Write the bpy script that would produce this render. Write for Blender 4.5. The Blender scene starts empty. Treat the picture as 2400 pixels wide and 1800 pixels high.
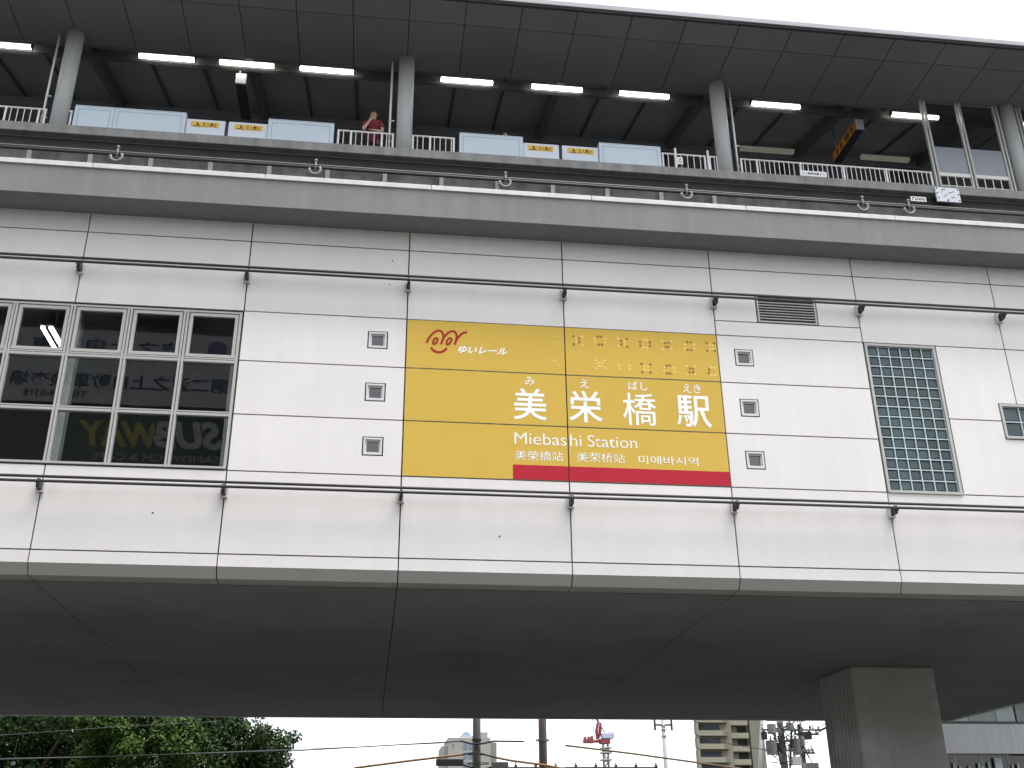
import bpy, bmesh, math, random
import numpy as np
from mathutils import Vector, Matrix

random.seed(7)
R_ = math.radians
scene = bpy.context.scene
COL = scene.collection

# ------------------------------------------------------------------ camera
FPX, YAW, PITCH, ROLL = 2492.99, 0.131169, 0.426645, -0.010519
CAM = Vector((-3.3699, -17.80795, 0.0))
_f = Vector((math.sin(YAW) * math.cos(PITCH), math.cos(YAW) * math.cos(PITCH), math.sin(PITCH)))
_r0 = Vector((math.cos(YAW), -math.sin(YAW), 0))
_u0 = _r0.cross(_f)
_r = _r0 * math.cos(ROLL) + _u0 * math.sin(ROLL)
_u = -_r0 * math.sin(ROLL) + _u0 * math.cos(ROLL)
cd = bpy.data.cameras.new("camera")
cam = bpy.data.objects.new("camera", cd)
COL.objects.link(cam)
cd.sensor_fit = 'HORIZONTAL'
cd.sensor_width = 36.0
cd.lens = FPX / 2400 * 36.0
cd.clip_start = 0.1
cd.clip_end = 3000
cam.matrix_world = Matrix(((_r.x, _u.x, -_f.x, CAM.x), (_r.y, _u.y, -_f.y, CAM.y), (_r.z, _u.z, -_f.z, CAM.z), (0, 0, 0, 1)))
scene.camera = cam

# ------------------------------------------------------------------ sky, sun, exposure (overcast)
SUN_EL, SUN_AZ = R_(74), R_(135)          # azimuth clockwise from +Y
w = bpy.data.worlds.new("World")
scene.world = w
w.use_nodes = True
nt = w.node_tree
bg = nt.nodes["Background"]
sky = nt.nodes.new("ShaderNodeTexSky")
sky.sky_type = 'NISHITA'
sky.sun_disc = False
sky.sun_elevation = SUN_EL
sky.sun_rotation = SUN_AZ
sky.dust_density = 2.0
sky.air_density = 1.0
hs = nt.nodes.new("ShaderNodeHueSaturation")
hs.inputs["Saturation"].default_value = 0.22
nt.links.new(sky.outputs[0], hs.inputs["Color"])
nt.links.new(hs.outputs[0], bg.inputs["Color"])
bg.inputs["Strength"].default_value = 0.15
sl = bpy.data.lights.new("sun", 'SUN')
sl.energy = 1.5
sl.angle = R_(40)
sl.color = (1.0, 0.97, 0.93)
so = bpy.data.objects.new("sun", sl)
COL.objects.link(so)
_sd = Vector((math.sin(SUN_AZ) * math.cos(SUN_EL), math.cos(SUN_AZ) * math.cos(SUN_EL), math.sin(SUN_EL)))
so.rotation_euler = (-_sd).to_track_quat('-Z', 'Y').to_euler()
so.location = (0, -30, 40)
scene.view_settings.view_transform = 'Standard'
scene.view_settings.look = 'None'
scene.view_settings.gamma = 1.0
scene.view_settings.exposure = 1.42
scene.cycles.max_bounces = 8
scene.cycles.diffuse_bounces = 4
scene.cycles.glossy_bounces = 4
scene.cycles.transparent_max_bounces = 12
scene.cycles.sample_clamp_indirect = 4.0
scene.cycles.use_denoising = True

GROUND = -1.6


def at(px, py, y):
    """a point on the vertical plane y=const seen at photo pixel (2400 x 1800)"""
    d = _f + _r * ((px - 1200) / FPX) - _u * ((py - 900) / FPX)
    t = (y - CAM.y) / d.y
    return CAM + d * t


# ------------------------------------------------------------------ materials
MATS = {}


def mat(name, col, rough=0.6, var=0.0, scale=3.0, bump=0.0, metal=0.0, island=0.0, streak=0.0, spec=0.5, detail=6.0, dirt=None):
    if name in MATS:
        return MATS[name]
    m = bpy.data.materials.new(name)
    m.use_nodes = True
    n = m.node_tree.nodes
    L = m.node_tree.links
    b = n["Principled BSDF"]
    b.inputs["Roughness"].default_value = rough
    b.inputs["Metallic"].default_value = metal
    b.inputs["Specular IOR Level"].default_value = spec
    tc = n.new("ShaderNodeTexCoord")
    val = None

    def mul(a, bb):
        x = n.new("ShaderNodeMath")
        x.operation = 'MULTIPLY'
        L.new(a, x.inputs[0])
        L.new(bb, x.inputs[1])
        return x.outputs[0]

    def rng(out, lo, hi, f0=0.3, f1=0.7):
        x = n.new("ShaderNodeMapRange")
        x.inputs["From Min"].default_value = f0
        x.inputs["From Max"].default_value = f1
        x.inputs["To Min"].default_value = lo
        x.inputs["To Max"].default_value = hi
        L.new(out, x.inputs["Value"])
        return x.outputs["Result"]

    if var:
        t = n.new("ShaderNodeTexNoise")
        t.inputs["Scale"].default_value = scale
        t.inputs["Detail"].default_value = detail
        t.inputs["Roughness"].default_value = 0.62
        L.new(tc.outputs["Object"], t.inputs["Vector"])
        val = rng(t.outputs["Fac"], 1 - var, 1 + var * 0.6)
    if streak:
        mp = n.new("ShaderNodeMapping")
        mp.inputs["Scale"].default_value = (4.5, 4.5, 0.22)
        L.new(tc.outputs["Object"], mp.inputs["Vector"])
        t2 = n.new("ShaderNodeTexNoise")
        t2.inputs["Scale"].default_value = 1.0
        t2.inputs["Detail"].default_value = 7
        L.new(mp.outputs[0], t2.inputs["Vector"])
        s = rng(t2.outputs["Fac"], 1 - streak, 1.0, 0.35, 0.62)
        val = s if val is None else mul(val, s)
    if island:
        g = n.new("ShaderNodeNewGeometry")
        s = rng(g.outputs["Random Per Island"], 1 - island, 1 + island * 0.5, 0, 1)
        val = s if val is None else mul(val, s)
    if val is None:
        b.inputs["Base Color"].default_value = (*col, 1)
    else:
        mx = n.new("ShaderNodeVectorMath")
        mx.operation = 'SCALE'
        mx.inputs[0].default_value = col
        L.new(val, mx.inputs["Scale"])
        src = mx.outputs[0]
        if dirt:
            t3 = n.new("ShaderNodeTexNoise")
            t3.inputs["Scale"].default_value = dirt[1]
            t3.inputs["Detail"].default_value = 8
            L.new(tc.outputs["Object"], t3.inputs["Vector"])
            k = rng(t3.outputs["Fac"], 0, 1, dirt[2], dirt[2] + 0.12)
            mm = n.new("ShaderNodeMix")
            mm.data_type = 'RGBA'
            L.new(k, mm.inputs[0])
            L.new(src, mm.inputs[6])
            mm.inputs[7].default_value = (*dirt[0], 1)
            src = mm.outputs[2]
        L.new(src, b.inputs["Base Color"])
    if bump:
        t = n.new("ShaderNodeTexNoise")
        t.inputs["Scale"].default_value = scale * 6
        t.inputs["Detail"].default_value = 8
        L.new(tc.outputs["Object"], t.inputs["Vector"])
        bp = n.new("ShaderNodeBump")
        bp.inputs["Strength"].default_value = bump
        bp.inputs["Distance"].default_value = 0.02
        L.new(t.outputs["Fac"], bp.inputs["Height"])
        L.new(bp.outputs[0], b.inputs["Normal"])
    MATS[name] = m
    return m


def emit(name, col, s):
    m = bpy.data.materials.new(name)
    m.use_nodes = True
    n = m.node_tree.nodes
    b = n["Principled BSDF"]
    b.inputs["Base Color"].default_value = (*[min(1, c) * 0.8 for c in col], 1)
    b.inputs["Emission Color"].default_value = (*col, 1)
    b.inputs["Emission Strength"].default_value = s
    MATS[name] = m
    return m


def glass(name, tint=(0.88, 0.90, 0.89), ior=1.5, rough=0.0):
    m = bpy.data.materials.new(name)
    m.use_nodes = True
    n = m.node_tree.nodes
    L = m.node_tree.links
    for x in list(n):
        if x.type != 'OUTPUT_MATERIAL':
            n.remove(x)
    out = [x for x in n if x.type == 'OUTPUT_MATERIAL'][0]
    tr = n.new("ShaderNodeBsdfTransparent")
    tr.inputs[0].default_value = (*tint, 1)
    gl = n.new("ShaderNodeBsdfGlossy")
    gl.inputs["Roughness"].default_value = rough
    fr = n.new("ShaderNodeFresnel")
    fr.inputs[0].default_value = ior
    nz = n.new("ShaderNodeTexNoise")
    nz.inputs["Scale"].default_value = 0.7
    bp = n.new("ShaderNodeBump")
    bp.inputs["Strength"].default_value = 0.015
    bp.inputs["Distance"].default_value = 0.05
    tc = n.new("ShaderNodeTexCoord")
    L.new(tc.outputs["Object"], nz.inputs["Vector"])
    L.new(nz.outputs["Fac"], bp.inputs["Height"])
    L.new(bp.outputs[0], gl.inputs["Normal"])
    ge = n.new("ShaderNodeNewGeometry")
    k1 = n.new("ShaderNodeMath")
    k1.operation = 'SUBTRACT'
    k1.inputs[0].default_value = 1.0
    L.new(ge.outputs["Backfacing"], k1.inputs[1])
    k2 = n.new("ShaderNodeMath")
    k2.operation = 'MULTIPLY'
    L.new(fr.outputs[0], k2.inputs[0])
    L.new(k1.outputs[0], k2.inputs[1])
    k3 = n.new("ShaderNodeMath")
    k3.operation = 'MULTIPLY'
    k3.use_clamp = True
    k3.inputs[1].default_value = 2.7
    L.new(k2.outputs[0], k3.inputs[0])
    mx = n.new("ShaderNodeMixShader")
    L.new(k3.outputs[0], mx.inputs[0])
    L.new(tr.outputs[0], mx.inputs[1])
    L.new(gl.outputs[0], mx.inputs[2])
    L.new(mx.outputs[0], out.inputs["Surface"])
    MATS[name] = m
    return m


M_clad = mat("white_cladding", (0.755, 0.725, 0.70), 0.5, var=0.045, scale=0.7, island=0.035, streak=0.03, spec=0.3)
M_gap = mat("joint_dark", (0.02, 0.02, 0.02), 0.9)
M_trim = mat("shaded_cladding", (0.40, 0.385, 0.355), 0.5, var=0.04, scale=0.8, island=0.03)  # same white cladding, with the chamfer's downward-facing shade put into the colour
M_soffit = mat("soffit_concrete", (0.215, 0.233, 0.213), 0.85, var=0.14, scale=0.5, bump=0.15, dirt=((0.172, 0.186, 0.170), 0.22, 0.52))
M_conc = mat("fair_concrete", (0.215, 0.215, 0.212), 0.85, var=0.10, scale=0.9, bump=0.15, streak=0.10)
M_conc2 = mat("weathered_concrete", (0.135, 0.136, 0.13), 0.9, var=0.3, scale=3.5, bump=0.3, streak=0.35)
M_conc3 = mat("pier_concrete", (0.42, 0.415, 0.385), 0.9, var=0.14, scale=0.9, bump=0.2, streak=0.08, dirt=((0.55, 0.56, 0.55), 0.5, 0.52))
M_cap = mat("pale_capping", (0.62, 0.62, 0.61), 0.5, var=0.06, scale=2.0, streak=0.12)
M_alu = mat("aluminium_frame", (0.43, 0.425, 0.40), 0.42, var=0.04, scale=3.0)
M_alu2 = mat("aluminium_bright", (0.62, 0.62, 0.60), 0.35)
M_dark = mat("dark_metal", (0.040, 0.035, 0.031), 0.5, var=0.2, scale=4)
M_white = mat("white_paint", (0.80, 0.80, 0.79), 0.45)
M_gate = mat("gate_panel", (0.52, 0.61, 0.68), 0.35, var=0.02, scale=1)
M_gate2 = mat("gate_door", (0.62, 0.66, 0.74), 0.35)
M_line = mat("gate_line", (0.22, 0.28, 0.34), 0.5)
M_yel = mat("sign_yellow", (0.62, 0.415, 0.070), 0.6, var=0.04, scale=0.5, island=0.03, spec=0.2)
M_red = mat("sign_red", (0.45, 0.015, 0.034), 0.6, var=0.04, scale=0.7, spec=0.2)
M_logo = mat("logo_red", (0.36, 0.015, 0.015), 0.6, spec=0.2)
M_dot = mat("dot_red", (0.34, 0.085, 0.025), 0.6)
M_dotp = mat("dot_pale", (0.80, 0.59, 0.16), 0.6)
M_let = mat("letter_white", (0.86, 0.86, 0.84), 0.5)
M_col = mat("column_paint", (0.43, 0.44, 0.435), 0.5, var=0.07, scale=1.0)
M_can = mat("canopy_panel", (0.19, 0.192, 0.20), 0.55, var=0.08, scale=0.8, island=0.07)
M_can2 = mat("canopy_inner", (0.36, 0.37, 0.39), 0.7, var=0.15, scale=0.7)
M_rib = mat("canopy_rib", (0.15, 0.15, 0.153), 0.6)
M_pf = mat("platform_concrete", (0.225, 0.225, 0.22), 0.85, var=0.2, scale=2.2, bump=0.2, streak=0.22)
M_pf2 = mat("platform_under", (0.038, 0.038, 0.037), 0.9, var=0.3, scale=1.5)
M_block = mat("glass_block", (0.052, 0.085, 0.088), 0.2, spec=0.35, var=0.45, scale=1.3, island=0.3)
M_grout = mat("glass_block_grout", (0.50, 0.58, 0.60), 0.6)
M_lamp = emit("fluorescent_tube", (1.0, 0.98, 0.86), 6.0)
M_glass = glass("window_glass")
M_glassd = glass("small_window_glass", (0.62, 0.66, 0.68))
M_frost = mat("frosted_glass", (0.20, 0.22, 0.25), 0.25, var=0.06, scale=0.6)
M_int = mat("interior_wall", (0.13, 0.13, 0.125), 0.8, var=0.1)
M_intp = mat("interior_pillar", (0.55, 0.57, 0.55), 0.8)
M_asph = mat("asphalt", (0.052, 0.052, 0.053), 0.9, var=0.25, scale=2, bump=0.3)
M_pave = mat("paving", (0.10, 0.097, 0.092), 0.9, var=0.2, scale=2)
M_mark = mat("road_paint", (0.7, 0.7, 0.68), 0.7, var=0.15, scale=5)
M_blk = mat("black_rubber", (0.018, 0.018, 0.018), 0.6)
M_org = mat("orange_sleeve", (0.40, 0.22, 0.075), 0.5, var=0.2, scale=4)
M_pole = mat("pole_concrete", (0.25, 0.245, 0.23), 0.9, var=0.15, scale=3, streak=0.25)
M_ring = mat("dull_steel", (0.20, 0.205, 0.21), 0.55, var=0.2, scale=6)
M_brk = mat("bracket_grey", (0.21, 0.21, 0.205), 0.8, var=0.15, scale=4)
M_polebr = mat("pole_brown", (0.24, 0.185, 0.16), 0.85, var=0.2, scale=4, streak=0.3)
M_steel = mat("galvanised_steel", (0.27, 0.28, 0.29), 0.5, var=0.12, scale=5)
M_bark = mat("bark", (0.09, 0.07, 0.05), 0.95, var=0.3, scale=6, bump=0.5)
M_skin = mat("skin", (0.48, 0.29, 0.21), 0.55)
M_hair = mat("dark_hair", (0.02, 0.017, 0.015), 0.6)
M_hairg = mat("grey_hair", (0.35, 0.34, 0.33), 0.7)
M_shirt = mat("maroon_shirt", (0.17, 0.022, 0.030), 0.85, var=0.15, scale=9)
M_shirt2 = mat("grey_shirt", (0.12, 0.12, 0.13), 0.85)
M_trou = mat("dark_trousers", (0.05, 0.025, 0.03), 0.85)
M_sticker = mat("yellow_sticker", (0.72, 0.46, 0.06), 0.5)
M_ink = mat("black_ink", (0.02, 0.018, 0.015), 0.6)


# ------------------------------------------------------------------ mesh helpers
def wl(o):
    v = Vector((0, 0, 0))
    while o is not None:
        v = v + Vector(o.location)
        o = o.parent
    return v


class MB:
    def __init__(s):
        s.v = []
        s.f = []

    def add(s, vs, fs):
        b = len(s.v)
        s.v += [tuple(p) for p in vs]
        s.f += [tuple(i + b for i in q) for q in fs]
        return s

    def box(s, x0, x1, y0, y1, z0, z1):
        vs = [(x0, y0, z0), (x1, y0, z0), (x1, y1, z0), (x0, y1, z0), (x0, y0, z1), (x1, y0, z1), (x1, y1, z1), (x0, y1, z1)]
        return s.add(vs, [(0, 3, 2, 1), (4, 5, 6, 7), (0, 1, 5, 4), (1, 2, 6, 5), (2, 3, 7, 6), (3, 0, 4, 7)])

    def prism(s, prof, x0, x1):
        """profile of (y, z) points, anticlockwise seen from +x, pushed along x"""
        n = len(prof)
        vs = [(x0, y, z) for y, z in prof] + [(x1, y, z) for y, z in prof]
        fs = [tuple(range(n - 1, -1, -1)), tuple(range(n, 2 * n))]
        fs += [(i, (i + 1) % n, n + (i + 1) % n, n + i) for i in range(n)]
        return s.add(vs, fs)

    def tube(s, pts, r, n=10, caps=True):
        pts = [Vector(p) for p in pts]
        rs = r if isinstance(r, (list, tuple)) else [r] * len(pts)
        vs, fs = [], []
        prev = None
        for i, p in enumerate(pts):
            t = (pts[min(i + 1, len(pts) - 1)] - pts[max(i - 1, 0)]).normalized()
            a = prev if prev is not None else (Vector((0, 0, 1)) if abs(t.z) < 0.9 else Vector((1, 0, 0)))
            e1 = (a - t * a.dot(t)).normalized()
            prev = e1
            e2 = t.cross(e1)
            for k in range(n):
                c = 2 * math.pi * k / n
                vs.append(p + (e1 * math.cos(c) + e2 * math.sin(c)) * rs[i])
        for i in range(len(pts) - 1):
            for k in range(n):
                fs.append((i * n + k, i * n + (k + 1) % n, (i + 1) * n + (k + 1) % n, (i + 1) * n + k))
        if caps:
            fs.append(tuple(range(n - 1, -1, -1)))
            fs.append(tuple((len(pts) - 1) * n + k for k in range(n)))
        return s.add(vs, fs)

    def ring(s, c, R, r, axis='y', n=18, m=8, a0=0.0, a1=2 * math.pi):
        pts = []
        for i in range(n + 1):
            a = a0 + (a1 - a0) * i / n
            if axis == 'y':
                pts.append((c[0] + R * math.cos(a), c[1], c[2] + R * math.sin(a)))
            else:
                pts.append((c[0] + R * math.cos(a), c[1] + R * math.sin(a), c[2]))
        return s.tube(pts, r, m)

    def ball(s, c, r, n=12, m=8, sc=(1, 1, 1)):
        vs = [(c[0], c[1], c[2] + r * sc[2])]
        for i in range(1, m):
            a = math.pi * i / m
            for k in range(n):
                b = 2 * math.pi * k / n
                vs.append((c[0] + r * sc[0] * math.sin(a) * math.cos(b), c[1] + r * sc[1] * math.sin(a) * math.sin(b), c[2] + r * sc[2] * math.cos(a)))
        vs.append((c[0], c[1], c[2] - r * sc[2]))
        fs = [(0, 1 + k, 1 + (k + 1) % n) for k in range(n)]
        for i in range(m - 2):
            for k in range(n):
                fs.append((1 + i * n + k, 1 + (i + 1) * n + k, 1 + (i + 1) * n + (k + 1) % n, 1 + i * n + (k + 1) % n))
        e = len(vs) - 1
        fs += [(e, 1 + (m - 2) * n + (k + 1) % n, 1 + (m - 2) * n + k) for k in range(n)]
        return s.add(vs, fs)

    def panel_hole(s, x0, x1, z0, z1, hx0, hx1, hz0, hz1, y=0.0, t=0.04):
        o = [(x0, z0), (x1, z0), (x1, z1), (x0, z1)]
        h = [(hx0, hz0), (hx1, hz0), (hx1, hz1), (hx0, hz1)]
        vs = [(a, y, c) for a, c in o] + [(a, y, c) for a, c in h] + [(a, y + t, c) for a, c in o] + [(a, y + t, c) for a, c in h]
        fs = []
        for i in range(4):
            j = (i + 1) % 4
            fs += [(i, j, 4 + j, 4 + i), (8 + j, 8 + i, 12 + i, 12 + j), (j, i, 8 + i, 8 + j), (4 + i, 4 + j, 12 + j, 12 + i)]
        return s.add(vs, fs)

    def build(s, name, m, parent=None, smooth=False, bevel=0.0):
        me = bpy.data.meshes.new(name)
        off = wl(parent) if parent is not None else Vector((0, 0, 0))
        me.from_pydata([(p[0] - off.x, p[1] - off.y, p[2] - off.z) for p in s.v], [], s.f)
        me.materials.append(m)
        if smooth:
            me.polygons.foreach_set("use_smooth", [True] * len(me.polygons))
        me.update()
        o = bpy.data.objects.new(name, me)
        COL.objects.link(o)
        if parent is not None:
            o.parent = parent
        if bevel:
            bv = o.modifiers.new("bevel", 'BEVEL')
            bv.width = bevel
            bv.segments = 2
            bv.limit_method = 'ANGLE'
        return o


def tag(o, label=None, cat=None, group=None, kind=None):
    if label: o["label"] = label
    if cat: o["category"] = cat
    if group: o["group"] = group
    if kind: o["kind"] = kind
    return o


def thing(name, label, cat, loc=(0, 0, 0), group=None):
    o = bpy.data.objects.new(name, None)
    COL.objects.link(o)
    o.location = loc
    o.empty_display_size = 0.3
    return tag(o, label, cat, group)


def dup(root, loc, label=None):
    r = root.copy()
    COL.objects.link(r)
    r.location = loc
    if label: r["label"] = label
    for ch in list(root.children):
        c = ch.copy()
        COL.objects.link(c)
        c.parent = r
        for g in list(ch.children):
            d = g.copy()
            COL.objects.link(d)
            d.parent = c
    return r


def text(body, x0, x1, z0, z1, y, m, parent, name="lettering", bold=0.0, shear=0.0, face=-1, cut=None, spacing=1.0):
    """flat lettering in the plane y=const fitted to a box; face -1 reads from -y, +1 reads from +y"""
    c = bpy.data.curves.new("t", 'FONT')
    c.body = body
    c.offset = bold
    c.shear = shear
    c.resolution_u = 4
    c.space_character = spacing
    o = bpy.data.objects.new("t", c)
    COL.objects.link(o)
    bpy.context.view_layer.update()
    me = bpy.data.meshes.new_from_object(o.evaluated_get(bpy.context.evaluated_depsgraph_get()))
    bpy.data.objects.remove(o)
    n = len(me.vertices)
    co = np.zeros(n * 3)
    me.vertices.foreach_get("co", co)
    co = co.reshape(-1, 3)
    lo, hi = co.min(0), co.max(0)
    u = (co[:, 0] - lo[0]) / (hi[0] - lo[0])
    v = (co[:, 1] - lo[1]) / max(1e-6, hi[1] - lo[1])
    off = wl(parent) if parent is not None else Vector((0, 0, 0))
    X = x0 + u * (x1 - x0) if face < 0 else x1 - u * (x1 - x0)
    Z = z0 + v * (z1 - z0)
    new = np.stack([X - off.x, np.full(n, y) - off.y, Z - off.z], 1)
    me.vertices.foreach_set("co", new.ravel())
    if cut is not None:
        bm = bmesh.new()
        bm.from_mesh(me)
        for k in (-0.012, 0.012):
            bmesh.ops.bisect_plane(bm, geom=bm.verts[:] + bm.edges[:] + bm.faces[:], plane_co=(cut - off.x + k, 0, 0), plane_no=(1, 0, 0))
        kill = [q for q in bm.faces if abs(q.calc_center_median().x + off.x - cut) < 0.012]
        bmesh.ops.delete(bm, geom=kill, context='FACES')
        bm.to_mesh(me)
        bm.free()
    me.materials.clear()
    me.materials.append(m)
    me.update()
    ob = bpy.data.objects.new(name, me)
    COL.objects.link(ob)
    if parent is not None:
        ob.parent = parent
    return ob


# ================================================================== SETTING: ground and road
g = MB()
g.add([(-900, -900, GROUND), (900, -900, GROUND), (900, 900, GROUND), (-900, 900, GROUND)], [(0, 1, 2, 3)])
tag(g.build("ground", M_pave), kind="structure")
tag(MB().box(-300, 300, -16, -4, GROUND - 0.2, GROUND + 0.004).build("road", M_asph), kind="structure")
pv = MB().box(-300, 300, -4, 20, GROUND - 0.2, GROUND + 0.13)
tag(pv.build("pavement", M_pave), kind="structure")
tag(MB().box(-300, 300, -24, -16, GROUND - 0.2, GROUND + 0.13).build("pavement", M_pave), kind="structure")
rm = MB()
for i in range(-20, 21):
    rm.box(i * 8, i * 8 + 4, -10.08, -9.93, GROUND, GROUND + 0.008)
rm.box(-300, 300, -4.5, -4.35, GROUND, GROUND + 0.008).box(-300, 300, -15.65, -15.5, GROUND, GROUND + 0.008)
tag(rm.build("road_marking", M_mark), kind="structure")

# ================================================================== STATION BUILDING
XL, XR = -24.0, 16.05
st = thing("station_building", "white panelled elevated station hall carrying the yellow name sign", "building", (0, 0, GROUND))
Z = [4.815, 6.29, 9.41, 10.91, 11.335]
G = 0.012
cl = MB()
SW = [(-3.715, -3.34), (3.33, 3.705)]            # small square windows
SZ = [(8.76, 9.125), (7.70, 8.07), (6.65, 7.015)]
ROWS = [(8.40, 9.41), (7.35, 8.40), (6.29, 7.35)]


def pan(x0, x1, z0, z1):
    cl.box(x0 + G, x1 - G, 0.0, 0.04, z0 + G, z1 - G)


def pol(p):
    """notched panel: an outline of (x, z), pulled in by the joint, pushed 4 cm back"""
    n_ = len(p)
    q = []
    for i in range(n_):
        a, b, c = Vector(p[i - 1]), Vector(p[i]), Vector(p[(i + 1) % n_])
        e1, e2 = (b - a).normalized(), (c - b).normalized()
        q.append(b + (Vector((-e1.y, e1.x)) + Vector((-e2.y, e2.x))) * G)
    vs = [(v.x, 0.0, v.y) for v in q] + [(v.x, 0.04, v.y) for v in q]
    cl.add(vs, [tuple(range(n_)), tuple(range(2 * n_ - 1, n_ - 1, -1))] + [(i, n_ + i, n_ + (i + 1) % n_, (i + 1) % n_) for i in range(n_)])


for k in range(-8, 6):
    x0 = 3.0 * k
    x1 = min(x0 + 3.0, XR)
    pan(x0, x1, 10.91, 11.335)
    pan(x0, x1, 4.815, 6.29)
    if x0 == 3.0:
        pan(x0, x1, 10.36, 10.91)
        pan(x0, 3.88, 9.73, 10.36)
        pan(5.13, x1, 9.73, 10.36)
        pan(x0, x1, 9.41, 9.73)
    else:
        pan(x0, x1, 9.41, 10.91)
    if x1 <= -6.0:
        if x1 <= -18:
            for a, b in ROWS: pan(x0, x1, a, b)
    elif x0 in (-6.0, 3.0):
        hx = SW[0] if x0 < 0 else SW[1]
        for (a, b), (c, d) in zip(ROWS, SZ):
            cl.panel_hole(x0 + G, x1 - G, a + G, b - G, hx[0], hx[1], c, d)
    elif x0 in (-3.0, 0.0):
        for a, b in ROWS: pan(x0, x1, a, b)
    elif x0 == 6.0:
        x = 7.515
        pol(((x, 7.835), (8.61, 7.835), (8.61, 8.205), (9.0, 8.205), (9.0, 9.41), (x, 9.41)))
        pol(((x, 6.29), (9.0, 6.29), (9.0, 7.46), (8.61, 7.46), (8.61, 7.835), (x, 7.835)))
    elif x0 == 9.0:
        pol(((9.0, 8.205), (9.79, 8.205), (9.79, 7.835), (12.0, 7.835), (12.0, 9.41), (9.0, 9.41)))
        pol(((9.0, 6.29), (12.0, 6.29), (12.0, 7.835), (9.79, 7.835), (9.79, 7.46), (9.0, 7.46)))
    else:
        for a, b in ((7.835, 9.41), (6.29, 7.835)): pan(x0, x1, a, b)
cl.build("cladding", M_clad, st)
# dark backing, left open where the windows are
bk = MB()
B0, B1 = 0.05, 0.16
bk.box(XL, XR, B0, B1, 9.40, 11.33)
bk.box(XL, XR, B0, B1, 4.60, 6.30)
bk.box(XL, -18.0, B0, B1, 6.30, 9.40)
for x0, x1, hx in ((-6.0, -3.0, SW[0]), (3.0, 6.04, SW[1])):
    bk.box(x0, hx[0] - 0.02, B0, B1, 6.30, 9.40)
    bk.box(hx[1] + 0.02, x1, B0, B1, 6.30, 9.40)
    zz = [6.30] + [v for c, d in reversed(SZ) for v in (c - 0.02, d + 0.02)] + [9.40]
    for i in range(0, len(zz), 2):
        bk.box(hx[0] - 0.02, hx[1] + 0.02, B0, B1, zz[i], zz[i + 1])
bk.box(-3.0, 3.0, B0, B1, 6.30, 9.40)
bk.box(7.49, 8.63, B0, B1, 6.30, 9.40)
bk.box(8.63, 9.77, B0, B1, 8.19, 9.40)
bk.box(8.63, 9.77, B0, B1, 6.30, 7.47)
bk.box(9.77, XR, B0, B1, 6.30, 9.40)
bk.build("backing_wall", M_gap, st)
# chamfered lower edge, one length per bay
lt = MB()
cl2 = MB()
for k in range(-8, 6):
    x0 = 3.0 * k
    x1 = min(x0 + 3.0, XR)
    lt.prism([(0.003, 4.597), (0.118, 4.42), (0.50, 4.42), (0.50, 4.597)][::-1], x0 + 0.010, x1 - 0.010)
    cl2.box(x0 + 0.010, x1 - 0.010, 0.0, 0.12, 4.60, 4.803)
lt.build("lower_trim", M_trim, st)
cl2.build("lower_band", M_clad, st)
# soffit, in big slabs with thin joints
sf = MB()
for k in range(-3, 5):
    x0, x1 = max(-9 + 6.0 * k, XL), min(-9 + 6.0 * (k + 1), XR)
    for y0, y1 in ((0.5, 8.30), (8.32, 17.5)):
        if x1 > x0:
            sf.box(x0 + 0.008, x1 - 0.008, y0, y1, 4.40, 4.9)
sf.build("soffit", M_soffit, st)
tb = MB().box(XL, XR + 0.1, 17.5, 17.62, 4.36, 4.95)
tb.box(XR, XR + 0.1, 0.1, 17.5, 4.36, 4.95)
tb.build("soffit_edge", M_cap, st)
sh = MB().box(XL, XR, 0.5, 17.5, 4.9, 4.99).box(XL, XR, 0.17, 17.4, 10.9, 11.32)
sh.box(XL, XL + 0.2, 0.2, 17.4, 4.99, 10.9).box(XR - 0.2, XR, 0.17, 17.4, 4.99, 10.9).box(XL + 0.2, XR - 0.2, 17.2, 17.4, 4.99, 10.9)
sh.box(XL + 0.2, XR - 0.2, 6.0, 6.2, 4.99, 10.89)
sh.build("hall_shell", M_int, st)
# pillars inside the big window, and the rooms' side walls
ip = MB()
for x in (-15.05, -12.05, -9.05, -6.1):
    ip.box(x - 0.10, x + 0.10, 0.42, 0.62, 5.0, 10.88)
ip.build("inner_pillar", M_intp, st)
MB().box(-5.8, -5.6, 0.2, 6.0, 5.0, 10.88).build("inner_wall", M_int, st)

# big window
wn = MB()
X0, X1 = -17.98, -6.022
YF0, YF1 = 0.01, 0.12
fr = MB()
sm = MB()
fr.box(X0, X1, YF0, YF1, 9.345, 9.382).box(X0, X1, YF0 - 0.03, YF1, 6.312, 6.35)
for zc in (8.385, 7.345):
    fr.box(X0, X1, YF0 + 0.004, YF1 - 0.004, zc - 0.042, zc + 0.006).box(X0, X1, YF0 + 0.004, YF1 - 0.004, zc + 0.018, zc + 0.042)
    sm.box(X0, X1, 0.05, 0.09, zc + 0.006, zc + 0.018)
nx = 12
for i in range(nx + 1):
    xc = X0 + (X1 - X0) * i / nx
    if i == 0: fr.box(xc, xc + 0.05, YF0 + 0.002, YF1 - 0.002, 6.35, 9.345)
    elif i == nx: fr.box(xc - 0.05, xc, YF0 + 0.002, YF1 - 0.002, 6.35, 9.345)
    else:
        fr.box(xc - 0.046, xc - 0.008, YF0 - 0.005, YF1 - 0.002, 6.35, 9.345).box(xc + 0.008, xc + 0.046, YF0 - 0.005, YF1 - 0.002, 6.35, 9.345)
        sm.box(xc - 0.008, xc + 0.008, 0.04, 0.09, 6.35, 9.345)
win = fr.build("window", M_alu, st)
sm.build("seal", M_blk, win)
pn = MB()
ss = MB()
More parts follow.
